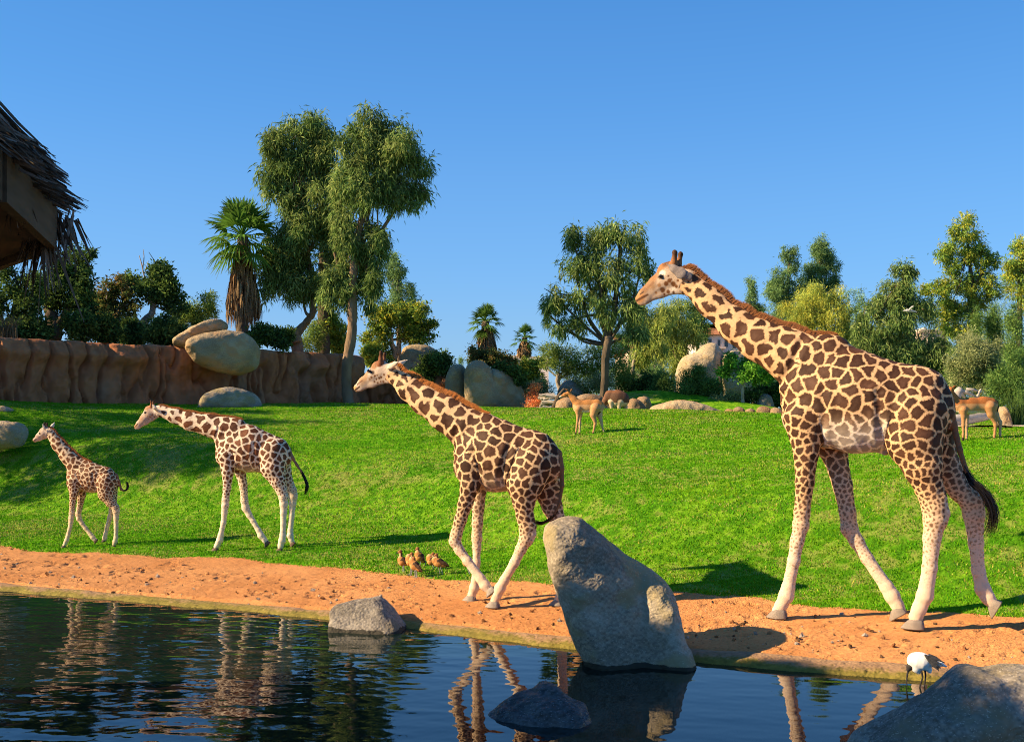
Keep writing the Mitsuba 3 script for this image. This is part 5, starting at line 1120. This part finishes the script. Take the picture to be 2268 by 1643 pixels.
shrub('dense dark green conifer shrub in front of the pale outcrop', 48, [(1545, 852, 40, 34), (1575, 868, 30, 22), (1520, 868, 28, 20), (1550, 826, 18, 16)], 'needle', 13000, 162)
tree('tree', 'small bright green tree with a thin pale trunk below the giraffe neck', 46.5, [(1645, 905, 3.6), (1645, 870, 3.4), (1648, 840, 3)], [], [(1648, 812, 42, 20), (1622, 798, 22, 14), (1690, 822, 34, 18), (1610, 822, 22, 12), (1660, 836, 36, 14)], 'bright', 8000, 163, 'bark_grey', root=2.6, open_=0.36)
shrub('dark shrub to the right of the bright green tree, against the giraffe chest', 47.5, [(1700, 860, 30, 28), (1725, 880, 26, 22), (1670, 878, 22, 16)], 'dark', 6500, 164)
shrub('low dry shrub below the outcrop, beside the dark boulder', 47, [(1625, 885, 26, 12), (1592, 890, 22, 10)], 'olive', 2800, 165)
tree('tree', 'slim bluish conifer just right of the giraffe neck', 78, [(1668, 820, 4), (1666, 700, 3)], [], [(1666, 660, 16, 30), (1664, 628, 9, 22), (1672, 700, 18, 34), (1660, 745, 16, 40)], 'blue', 9000, 170, root=2.6)
tree('tree', 'green poplar like tree, left of two peaks above the giraffe back', 72, [(1742, 820, 5), (1745, 700, 4), (1748, 580, 2)], [], [(1748, 580, 26, 36), (1732, 620, 30, 44), (1762, 650, 34, 46), (1722, 670, 30, 40), (1745, 720, 50, 50)], 'blue', 28000, 171, root=2.6, open_=0.08)
tree('tree', 'green poplar like tree, right of two peaks above the giraffe back', 73, [(1818, 820, 5), (1818, 700, 4), (1815, 560, 2)], [], [(1814, 545, 18, 26), (1820, 580, 28, 36), (1800, 610, 28, 36), (1842, 610, 22, 34), (1825, 660, 42, 44)], 'blue', 24000, 172, root=2.6, open_=0.08)
tree('tree', 'weeping yellow green tree above the shoulder of the tallest giraffe', 62, [(1800, 840, 6), (1798, 760, 5), (1800, 680, 3)], [], [(1800, 668, 48, 40), (1770, 700, 44, 48), (1842, 700, 42, 50), (1860, 660, 18, 26), (1800, 745, 70, 50), (1872, 750, 26, 40)], 'yellow', 28000, 173, root=2.6, open_=0.16)
tree('tree', 'wispy drooping eucalyptus above the back of the tallest giraffe', 56, [(1990, 880, 6), (1992, 780, 5), (1996, 680, 3.5), (2004, 600, 2)], [[(1992, 780, 3), (1950, 720, 2)], [(1994, 720, 3), (2030, 690, 2)]], [(2004, 608, 26, 36), (1985, 665, 46, 40), (1950, 690, 34, 40), (2035, 680, 30, 34), (1985, 745, 70, 50), (1925, 770, 44, 56), (2050, 770, 48, 46), (1990, 820, 80, 44), (2085, 825, 40, 36), (1910, 715, 20, 36), (2060, 860, 60, 36), (1960, 860, 60, 30)], 'eucalyptus', 46000, 174, open_=0.12, root=2.6)
tree('tree', 'tallest tree at right, golden green with a broken open crown', 64, [(2165, 860, 8), (2162, 740, 7), (2155, 640, 5), (2145, 540, 3)], [[(2160, 700, 5), (2100, 660, 3), (2070, 640, 1.6)], [(2155, 640, 4), (2190, 580, 2)]], [(2140, 505, 36, 34), (2150, 550, 44, 36), (2105, 570, 30, 34), (2120, 620, 50, 38), (2075, 650, 34, 26), (2185, 590, 20, 34), (2170, 650, 44, 44), (2095, 690, 46, 34), (2060, 690, 24, 22), (2130, 720, 46, 40), (2205, 570, 12, 22)], 'gold', 34000, 175, 'bark_dark', open_=0.16, root=2.6)
tree('tree', 'tree cut off by the right edge of the photo, golden tips', 62, [(2262, 860, 7), (2260, 700, 6), (2258, 580, 3)], [], [(2262, 560, 22, 50), (2245, 600, 20, 30), (2262, 650, 34, 50), (2235, 590, 16, 20), (2290, 600, 34, 90)], 'gold', 17000, 176, 'bark_dark', open_=0.14, root=2.6)
for i, (X, t, rx, dd, lab) in enumerate([(2120, 760, 34, 54, 'grey green columnar shrub, leftmost beneath the tallest tree'), (2162, 690, 26, 54.5, 'narrow cypress like bush with a pointed top, in the middle'), (2200, 672, 24, 55, 'narrow cypress like bush with a thin spire, at right'), (2245, 680, 34, 53.5, 'broad cypress like bush near the right edge')]):
    shrub(lab, dd, [(X, t + 30, rx * .45, 36), (X, t + 80, rx * .8, 60), (X + 3, t + 140, rx, 66)], 'needle', 14000, 180 + i, name='cypress_bush')
shrub('pale olive feathery bush behind the right antelope', 42, [(2150, 790, 40, 50), (2165, 840, 48, 42), (2120, 830, 26, 40), (2195, 800, 34, 44)], 'olive', 16000, 185)
shrub('dark green thicket below the feathery bush at the right edge', 40, [(2240, 850, 40, 46), (2210, 880, 34, 30), (2265, 890, 26, 40), (2262, 800, 30, 40)], 'needle', 11000, 186)
shrub('dark undergrowth behind the rump of the tallest giraffe', 48, [(2080, 880, 44, 30), (2030, 880, 40, 26), (2115, 895, 30, 22)], 'dark', 7000, 187)
# undergrowth closing the view along the back
for i, (X, Y, rx, ry, dd, k, lab) in enumerate([(1755, 800, 60, 60, 80, 'blue', 'distant green thicket behind the giraffe shoulder'), (1590, 830, 50, 40, 75, 'blue', 'distant bushes behind the outcrop'), (2220, 780, 60, 70, 75, 'blue', 'distant bushes at the far right'), (1440, 820, 50, 50, 75, 'blue', 'distant bushes behind the twin pale stems'), (1345, 830, 60, 40, 70, 'acacia', 'distant bushes behind the dark forked trunk'), (1890, 790, 60, 70, 78, 'acacia', 'distant bushes left of the wispy eucalyptus'), (2068, 720, 56, 110, 76, 'acacia', 'distant bushes between the wispy eucalyptus and the tallest tree'), (2190, 700, 64, 110, 78, 'acacia', 'distant bushes behind the cypress like bushes'), (1892, 720, 40, 80, 79, 'blue', 'distant green tree mass left of the wispy eucalyptus top'), (1700, 730, 34, 70, 80, 'blue', 'distant green tree mass beside the slim conifer')]):
    shrub(lab, dd, [(X, Y, rx, ry), (X + rx * .5, Y + 30, rx, ry * .7), (X - rx * .6, Y + 25, rx * .8, ry * .7)], k, 10000, 190 + i)
# red succulents and reeds
shrub('rust red leafy plants between the rocks and the log pile', 46.5, [(1180, 892, 18, 12), (1196, 880, 14, 10), (1172, 878, 10, 10), (1188, 858, 12, 8)], 'rust', 2600, 197, name='red_plant')
rng = np.random.default_rng(5)
def reeds(label, X, Y, d, w, h, n, col):
    out = []
    for i in range(n):
        x0 = X + rng.normal(0, w * .5); a = spot(x0, Y, d + rng.normal(0, .2)); L = h * d / FOC * rng.uniform(.6, 1.1); lean = rng.normal(0, .45)
        P = bend([a, a + [lean * L * .3, 0, L * .6], a + [lean * L, rng.normal(0, .1), L]], 3)
        wd = 0.02 * np.linspace(1, .1, len(P))[:, None]; s = unit([rng.normal(), rng.normal(), 0]) * wd
        v = np.vstack([P - s, P + s]); m = len(P); j = np.arange(m - 1)[:, None]
        out.append((v, np.vstack([j + [0, m, m + 1], j + [0, m + 1, 1]]), np.tile(np.array(col) * rng.uniform(.6, 1.3), (len(v), 1))))
    v, f, c = join(out); key = thing('reed_clump', label, 'reeds'); part(key, 'foliage', ply((v, f), 'leaf', color=c), kind='stuff')
reeds('clump of green reeds by the pale paving at the right edge', 2248, 945, 31.5, 26, 75, 170, (0.09, 0.16, 0.04))
reeds('dry grassy tuft at the left edge on top of the wall', 12, 752, 37.5, 22, 60, 90, (0.22, 0.17, 0.10))
# trees further left, outside the picture, that shade the wall
for i, (x, y, h) in enumerate([(-20.5, 27, 8), (-21.5, 30, 8.5), (-20.5, 33, 8.5), (-24, 36, 9.5), (-26, 41, 11)]):
    X = CX + x / y * FOC; s = FOC / y; Yb = HOR - (2.4 - EYE) * s
    tree('tree', 'tree of the row left of the picture', y, [(X, Yb, 0.2 * s), (X + 5, Yb - 0.5 * h * s, 0.14 * s)], [], [(X, Yb - 0.72 * h * s, 3.0 * s, 0.22 * h * s), (X + 1.6 * s, Yb - 0.5 * h * s, 1.6 * s, 0.16 * h * s), (X - 1.4 * s, Yb - 0.5 * h * s, 1.6 * s, 0.16 * h * s)], 'dark', 14000, 220 + i, group='trees left of the picture')

# ---------------------------------------------------------------- fan palms
def fan(base, dirn, Lp, Lf, rng, col, dead=0.0, nseg=18, arc=2.6):
    """One fan frond: stalk and pleated blade whose tips hang."""
    dirn = unit(dirn); side = unit(np.cross(dirn, [0, 0, 1.0]) + 1e-6 * np.array([1, 0, 0])); nrm = np.cross(side, dirn)
    tip = base + dirn * Lp - np.array([0, 0, 0.12 * Lp])
    parts = []
    v, f = tube(bend([base, base + dirn * Lp * .5, tip], 2), np.linspace(0.028, 0.016, 5), 4, False); parts.append((v, f, np.tile(np.array(col) * (0.9 if dead else 1.3), (len(v), 1))))
    for k in range(nseg):
        a = (k / (nseg - 1) - .5) * arc * 1.15; L = Lf * (0.72 + 0.28 * math.cos(a)) * rng.uniform(.9, 1.08)
        r = dirn * math.cos(a) + side * math.sin(a); w = 2.0 * Lf * math.tan(arc / nseg / 2)
        ts = np.array([0.06, .4, .72, 1.0]); wd = np.array([.15, .55, .5, .06]) * w
        dr_ = np.array([0, .03, .16 + .1 * rng.random(), .26 + .3 * rng.random()]) * L * (1 + dead)
        P = tip + r * (ts * L)[:, None] * np.array([1, 1, 1]) + nrm * (0.05 * L * math.cos(a * 2) * ts)[:, None]
        P[:, 2] -= dr_ * (0.45 + 0.55 * min(1, abs(dirn[2] - 1)))
        q = unit(np.cross(r, nrm)) + nrm * 0.35 * (1 if k % 2 else -1); q = unit(q)
        v = np.vstack([P - q * wd[:, None] * .5, P + q * wd[:, None] * .5]); j = np.arange(3)[:, None]
        c = np.tile(np.array(col) * rng.uniform(.7, 1.35), (8, 1)); c[[3, 7]] = c[[3, 7]] * 0.5 + np.array([0.16, 0.14, 0.06]) * 0.5
        parts.append((v, np.vstack([j + [0, 4, 5], j + [0, 5, 1]]), c))
    return join(parts)
def palm(label, d, X, Yc, Ybase, rt, size, nf, skirt, seed, top=1.0, greens=(0.055, 0.115, 0.022), root=2.6):
    rng = np.random.default_rng(seed)
    key = thing('fan_palm', label, 'palm tree')
    c = spot(X, Yc, d); b0 = spot(X - 2, Ybase, d); b0[2] = min(b0[2], root)
    s = d / FOC
    zs = np.linspace(0, 1, 60); P = b0 + (c - b0) * zs[:, None]; v, f = tube(P, rt * s * (1.15 - 0.3 * zs) * (1 + 0.10 * (np.arange(60) % 3 == 0)), 12)
    part(key, 'trunk', ply((v, f), 'bark_dark', smooth=True))
    for i in range(nf):
        az = i * 2.399 + rng.normal(0, .2); el = math.radians(np.interp(i / max(nf - 1, 1), [0, .35, .7, 1], [84, 50, 14, -44]) + rng.normal(0, 7))
        dirn = np.array([math.cos(az) * math.cos(el), math.sin(az) * math.cos(el), math.sin(el)])
        v, f, cc = fan(c + [0, 0, 0.15 - 0.3 * i / nf], dirn, size * rng.uniform(.38, .52), size * rng.uniform(.52, .64), rng, np.array(greens) * rng.uniform(.7, 1.5))
        part(key, 'frond', ply((v, f), 'leaf', color=cc))
    if skirt:
        out = []
        x0, y0, x1, y1, w0, w1 = skirt                   # dead fronds hanging round the trunk
        for i in range(330):
            t = rng.random() ** 0.8; az = rng.uniform(0, 2 * np.pi); r = (w0 + (w1 - w0) * t) * s * rng.uniform(.55, 1.0)
            p = spot(x0 + (x1 - x0) * t, y0 + (y1 - y0) * t * 0.86, d) + np.array([math.cos(az), math.sin(az), 0]) * r * (0.55 + 0.45 * min(1, t * 2))
            for k in range(5):
                L = s * (y1 - y0) * rng.uniform(.18, .36); o = np.array([math.cos(az + rng.normal(0, .5)), math.sin(az + rng.normal(0, .5)), 0])
                e = p + o * rng.normal(0, .06) + np.array([0, 0, -L]); wv = unit(np.cross(e - p, rng.normal(0, 1, 3))) * rng.uniform(.012, .03)
                m = (p + e) / 2 + o * 0.05
                v = np.array([p - wv, p + wv, m - wv, m + wv, e - wv * .3, e + wv * .3]); col = np.array([(0.30, 0.19, 0.10), (0.40, 0.28, 0.16), (0.20, 0.12, 0.065)][rng.integers(0, 3)]) * rng.uniform(.6, 1.2)
                out.append((v, np.array([[0, 1, 3], [0, 3, 2], [2, 3, 5], [2, 5, 4]]), np.tile(col, (6, 1))))
        v, f, cc = join(out); part(key, 'dead_skirt', ply((v, f), 'dull', color=cc), 'hanging skirt of dry brown fronds', kind='stuff')
    return key
palm('tall fan palm with a long brown skirt of dead fronds, left of the big eucalyptus', 46.5, 538, 524, 760, 13, 1.85, 42, (540, 524, 538, 700, 18, 40), 301, greens=(0.09, 0.19, 0.03), root=G1 - .2)
palm('patterned palm trunk rising into the eucalyptus crown', 50, 718, 560, 790, 13, 1.1, 14, None, 302, root=G1 - .3)
palm('small fan palm with a shaggy trunk behind the upright rocks', 54, 1075, 712, 810, 10, 0.98, 30, (1076, 722, 1080, 790, 16, 22), 303, greens=(0.08, 0.16, 0.03))
palm('smallest fan palm, against the sky right of its shaggy neighbour', 60, 1162, 748, 830, 7, 0.82, 20, (1162, 755, 1160, 790, 12, 14), 304, greens=(0.07, 0.15, 0.03))
# ================================================================ thatched hut, buildings, logs
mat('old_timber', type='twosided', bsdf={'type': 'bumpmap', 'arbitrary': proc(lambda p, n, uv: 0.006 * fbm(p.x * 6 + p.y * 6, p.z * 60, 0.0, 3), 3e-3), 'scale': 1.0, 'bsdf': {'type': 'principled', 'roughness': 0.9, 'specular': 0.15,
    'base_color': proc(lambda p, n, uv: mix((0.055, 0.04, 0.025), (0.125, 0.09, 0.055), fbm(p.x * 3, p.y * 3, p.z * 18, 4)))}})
mat('dark_boards', type='twosided', bsdf={'type': 'diffuse', 'reflectance': proc(lambda p, n, uv: mix((0.10, 0.07, 0.045), (0.19, 0.14, 0.09), fbm(p.x * 4, p.y * 4, p.z * 4, 3)))})
def hut():
    rng = np.random.default_rng(77)
    key = thing('thatched_hut', 'thatched round hut roof with ragged palm thatch, cut off by the left edge', 'hut')
    K = 9.0 / 11.0; R, N, ze, hf, rise = 5.0 * K, 13, EYE + 1.82 * K, 0.34, 1.95
    corner = np.array([-4.66, 11.0]) * K; ax = np.array([0.887, 0.462]); c = corner - R * ax
    a0 = math.atan2(ax[1], ax[0]); ang = a0 + np.arange(N) * 2 * np.pi / N
    ring = c + R * np.stack([np.cos(ang), np.sin(ang)], -1)
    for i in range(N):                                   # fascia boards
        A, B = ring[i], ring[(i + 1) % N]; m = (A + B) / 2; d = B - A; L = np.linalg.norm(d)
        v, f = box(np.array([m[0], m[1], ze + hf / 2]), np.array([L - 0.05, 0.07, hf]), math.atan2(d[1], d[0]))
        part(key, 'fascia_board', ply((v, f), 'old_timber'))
    apex = np.array([c[0], c[1], ze + rise])
    V = [apex]; F = []
    for i in range(N): V.append(np.array([*(c + (ring[i] - c) * 0.995), ze + hf + 0.02]))
    for i in range(N): F.append([0, 1 + i, 1 + (i + 1) % N])
    Vu = [v - np.array([0, 0, 0.06]) for v in V]
    part(key, 'roof_boards', ply((np.array(V + Vu), np.array(F + [[a + N + 1, b_ + N + 1, c_ + N + 1] for a, c_, b_ in F])), 'dark_boards'))
    so = np.array([[*(c + (r - c) * 0.985), ze + 0.06] for r in ring] + [[c[0], c[1], ze + 0.06]])
    part(key, 'ceiling', ply((so, np.array([[N, (i + 1) % N, i] for i in range(N)])), 'dark_boards'))
    for k in range(26):                                  # rafters
        a = a0 + (k + .5) * 2 * np.pi / 26; e = np.array([c[0] + 0.93 * R * math.cos(a), c[1] + 0.93 * R * math.sin(a), ze + hf - 0.02])
        part(key, 'rafter', ply(tube([e, apex - [0, 0, 0.3]], [0.05, 0.04], 6), 'dark_boards'))
    for k in range(8):                                   # posts, standing outside the picture
        a = a0 + (k + .5) * 2 * np.pi / 8; e = c + 0.80 * R * np.array([math.cos(a), math.sin(a)])
        part(key, 'post', ply(tube([[e[0], e[1], -0.6], [e[0], e[1], ze + 0.5]], [0.11, 0.10], 10), 'old_timber', smooth=40))
    for k in range(N):                                   # added screens, out of view on the sun side, to darken the underside
        A, B = c + (ring[k] - c) * 0.86, c + (ring[(k + 1) % N] - c) * 0.86; m = (A + B) / 2
        if (m - c)[0] < 0.25 * R:
            L = np.linalg.norm(B - A); v, f = box(np.array([m[0], m[1], (ze + 0.9) / 2 + 0.2]), np.array([L - 0.02, 0.05, ze - 0.5]), math.atan2((B - A)[1], (B - A)[0]))
            part(key, 'added_sun_screen', ply((v, f), 'dark_boards'))
    out = []
    def strip(p, q, w, col, sag=0.03):
        d = q - p; s = unit(np.cross(d, rng.normal(0, 1, 3))) * w * 0.5
        m = (p + q) / 2 + np.array([0, 0, sag]); v = np.array([p - s, p + s, m - s, m + s, q - s * .25, q + s * .25])
        return v, np.array([[0, 1, 3], [0, 3, 2], [2, 3, 5], [2, 5, 4]]), np.tile(col, (6, 1))
    pal = np.array([(0.17, 0.13, 0.09), (0.24, 0.19, 0.14), (0.10, 0.075, 0.055), (0.30, 0.25, 0.20)])
    def roof_pt(a, t, up):                               # t: 0 apex .. 1 eave
        k = ((a - a0) / (2 * np.pi / N)) % 1.0
        rr = R * math.cos(np.pi / N) / math.cos((k - .5) * 2 * np.pi / N)
        o = np.array([math.cos(a), math.sin(a)])
        return np.array([c[0] + o[0] * rr * t, c[1] + o[1] * rr * t, ze + hf + rise * (1 - t) + up]), o
    for i in range(420):                                 # bundles of dry palm leaf, each with its own lie
        near = rng.random() < 0.62
        a = a0 + (rng.uniform(-1.5, 0.9) if near else rng.uniform(0, 2 * np.pi)); eave = rng.random() < 0.6
        te = 1.0 + rng.uniform(-0.05, 0.065) if eave else rng.uniform(0.12, 1.0)
        lift = rng.uniform(0.02, 0.16); pitch0 = -math.atan2(rise, R) + rng.normal(-0.10 if eave else 0.05, 0.13); da0 = rng.normal(0, 0.16)
        for k in range(24):
            q, o = roof_pt(a + rng.normal(0, 0.035), te + rng.normal(0, 0.012), lift + rng.normal(0, 0.025))
            L = rng.uniform(.35, .85); pitch = pitch0 + rng.normal(0, 0.07); da = da0 + rng.normal(0, 0.10)
            o2 = np.array([math.cos(a + da), math.sin(a + da)])
            p = q - L * np.array([o2[0] * math.cos(pitch), o2[1] * math.cos(pitch), math.sin(pitch)])
            out.append(strip(p, q, rng.uniform(.014, .04), pal[rng.integers(0, 4)] * rng.uniform(.5, 1.1), -0.02))
    v, f, cc = join(out); part(key, 'thatch', ply((v, f), 'dull', color=cc), 'dry grey brown palm thatch with ragged ends', kind='stuff')
    for X, Y, d, n, L in [(84, 470, 11.05, 44, 0.78), (104, 490, 11.1, 26, 0.55), (128, 480, 11.1, 30, 0.52), (150, 486, 11.15, 22, 0.46), (52, 420, 10.6, 10, 0.4), (14, 330, 9.6, 36, 0.62), (70, 440, 10.8, 12, 0.42), (100, 470, 11.0, 16, 0.95)]:
        out = []; c0 = spot(X, Y, d * K)                      # fronds that slipped and hang from the eave
        for i in range(n):
            p = c0 + rng.normal(0, .035, 3); q = p + np.array([rng.normal(0, .10), rng.normal(0, .08), -L * rng.uniform(.4, .95)])
            out.append(strip(p, q, rng.uniform(.010, .03), pal[rng.integers(0, 4)] * rng.uniform(.6, 1.1), 0))
        v, f, cc = join(out); part(key, 'hanging_frond', ply((v, f), 'dull', color=cc))
hut()

# buildings beyond the trees
mat('white_wall', type='diffuse', reflectance=proc(lambda p, n, uv: mix((0.66, 0.58, 0.50), (0.78, 0.72, 0.66), fbm(p.x * 0.5, p.y * 0.5, p.z * 0.5, 3))))
mat('pink_wall', type='diffuse', reflectance=proc(lambda p, n, uv: mix((0.62, 0.46, 0.37), (0.74, 0.58, 0.48), fbm(p.x * 0.5, p.y * 0.5, p.z * 0.5, 3))))
mat('clay_tiles', type='diffuse', reflectance=proc(lambda p, n, uv: mix((0.26, 0.11, 0.06), (0.42, 0.20, 0.11), fbm(p.x * 2, p.y * 2, p.z * 2, 3))))
mat('window_glass', type='principled', base_color=rgb(0.03, 0.035, 0.04), roughness=0.08, specular=0.6)
mat('window_frame', type='diffuse', reflectance=rgb(0.55, 0.52, 0.48))
def building(label, d, X0, X1, Yt, depth, wallkey, wins, roof=None, extras=(), name='apartment_building'):
    key = thing(name, label, 'building')
    A, B = spot(X0, Yt, d), spot(X1, Yt, d); w = B[0] - A[0]; z0 = 2.4; h = A[2] - z0
    part(key, 'wall', ply(box(np.array([(A[0] + B[0]) / 2, d + depth / 2, z0 + h / 2]), np.array([w, depth, h])), wallkey))
    if roof == 'tile':
        x0, x1, y0, y1, z = A[0] - .5, B[0] + .5, d - .6, d + depth + .6, A[2] + 0.003
        v = np.array([[x0, y0, z], [x1, y0, z], [x1, y1, z], [x0, y1, z], [x0 + depth * .4, d + depth / 2, z + 2.0], [x1 - depth * .4, d + depth / 2, z + 2.0]])
        part(key, 'roof', ply((v, np.array([[0, 1, 5], [0, 5, 4], [1, 2, 5], [2, 3, 4], [2, 4, 5], [3, 0, 4], [0, 3, 2], [0, 2, 1]])), 'clay_tiles'))
    else:
        part(key, 'parapet', ply(box(np.array([(A[0] + B[0]) / 2, d + depth / 2, A[2] + 0.2]), np.array([w + .3, depth + .3, 0.4])), wallkey))
    for x, y, ww, hh in wins:
        c = spot(x, y, d); s = d / FOC
        W = part(key, 'window', ply(box(c + [0, -0.04, 0], np.array([ww * s, 0.16, hh * s])), 'window_frame'))
        scene[numbered(W + '__pane')] = ply(box(c + [0, -0.125, 0], np.array([ww * s * .82, 0.03, hh * s * .86])), 'window_glass')
    for x, y, ww, hh, dp, mk in extras:
        c = spot(x, y, d); s = d / FOC
        part(key, 'upper_storey' if hh > 8 else 'balcony', ply(box(c + [0, dp / 2 - (0 if hh > 8 else 1.2), 0], np.array([ww * s, dp, hh * s])), mk))
building('low white house on the skyline right of the small palms', 130, 1112, 1215, 797, 14, 'white_wall', [(1135, 806, 5, 6), (1160, 806, 5, 6), (1190, 806, 5, 6)], extras=[(1136, 792, 26, 10, 8, 'white_wall')], name='house')
building('white apartment building with clay roof edge behind the giraffe neck', 120, 1555, 1660, 742, 16, 'white_wall', [(1572, 758, 9, 16), (1592, 760, 7, 16), (1608, 762, 9, 16), (1626, 764, 9, 18), (1644, 762, 8, 16), (1572, 785, 9, 16), (1608, 787, 9, 16), (1644, 787, 9, 16)], roof='tile', extras=[(1592, 772, 22, 4, 2.4, 'pink_wall')])
building('pinkish building glimpsed between the trees beside the twin pale stems', 110, 1392, 1470, 772, 14, 'pink_wall', [(1404, 790, 6, 12), (1420, 790, 6, 12), (1436, 790, 6, 12), (1454, 790, 6, 12), (1404, 815, 6, 12), (1420, 815, 6, 12), (1436, 815, 6, 12), (1454, 815, 6, 12)], roof='tile')
building('pale pink block between the wispy eucalyptus and the tallest tree', 125, 2042, 2096, 738, 12, 'pink_wall', [(2056, 752, 4, 14), (2068, 752, 4, 14), (2080, 752, 4, 14)], extras=[(2049, 733, 8, 14, 5, 'white_wall')])

# stacked logs and dead wood
rng = np.random.default_rng(9)
mat('bleached_wood', type='twosided', bsdf={'type': 'diffuse', 'reflectance': proc(lambda p, n, uv: mix((0.26, 0.22, 0.18), (0.62, 0.56, 0.48), fbm(p.x * 4, p.y * 4, p.z * 14, 4)))})
lp = thing('log_pile', 'stack of bleached split logs behind the lawn, left of the tan antelope', 'log pile')
for i in range(16):
    r, k = divmod(i, 4)
    A = spot(1198 + k * 3 + rng.normal(0, 4), 899 - r * 8 + rng.normal(0, 1.5), 45.5 - 0.16 * k); B = A + [rng.uniform(.45, .75), rng.normal(0, .1), rng.normal(0, .05)]
    part(lp, 'log', ply(tube(bend([A, (A + B) / 2 + rng.normal(0, .02, 3), B], 2), rng.uniform(.05, .075), 8), 'bleached_wood', smooth=40))
dl = thing('leaning_log', 'dark slanting log leaning beside the log pile', 'log')
scene[dl + '__wood'] = ply(tube([spot(1226, 905, 44.8), spot(1236, 880, 44.8), spot(1250, 862, 44.9)], [.12, .10, .07], 8), 'bark_dark', smooth=True)
ds = thing('dead_stump', 'bleached dead stump and fallen trunk behind the right antelope', 'dead wood')
scene[ds + '__stump'] = ply(tube(bend([spot(2106, 902, 31.8), spot(2116, 880, 31.8), spot(2126, 862, 31.9)], 3), [.20, .19, .18, .16, .14, .13, .11], 9), 'bleached_wood', smooth=True)
for A, B, r in [((2128, 866), (2160, 878), .07), ((2140, 862), (2172, 868), .05), ((2120, 862), (2136, 880), .08), ((2165, 880), (2172, 862), .05)]:
    part(ds, 'branch', ply(tube([spot(*A, 31.9), spot((A[0] + B[0]) / 2, (A[1] + B[1]) / 2 - 2, 31.8), spot(*B, 32.0)], [r, r * .8, r * .5], 7), 'bleached_wood', smooth=True))
ft = thing('fallen_trunk', 'fallen bleached trunk lying on the paving between the legs of the right antelope', 'dead wood')
scene[ft + '__wood'] = ply(tube(bend([spot(2085, 940, 30.5), spot(2130, 930, 30.7), spot(2185, 922, 31.0)], 4), np.linspace(.24, .12, 9), 10), 'bleached_wood', smooth=True)
# low grassy mound with the forked tree, behind the crest
def mound(x, y): return 2.9 + 1.45 * np.exp(-((x - 6.0) / 4.6) ** 2 - ((y - 48.5) / 2.8) ** 2) + 0.5 * np.exp(-((x - 10.5) / 3) ** 2 - ((y - 46) / 2.5) ** 2)
V, F = sheet(np.arange(0, 19, 0.3), np.arange(41.5, 56, 0.3), mound)
setting('grass_mound', ply((V, F), 'lawn_turf', smooth=True), 'low grassy mound behind the lawn crest')
xs = np.arange(11.2, 34, 0.4)
V, F = sheet(xs, np.arange(27.6, 32.5, 0.35), lambda x, y: 2.72 + 0.004 * (x - 11) + 0.02 * np.sin(x * 2 + y))
setting('paving', ply((V, F), 'pale_paving', smooth=True), 'pale paved strip behind the lawn at right')
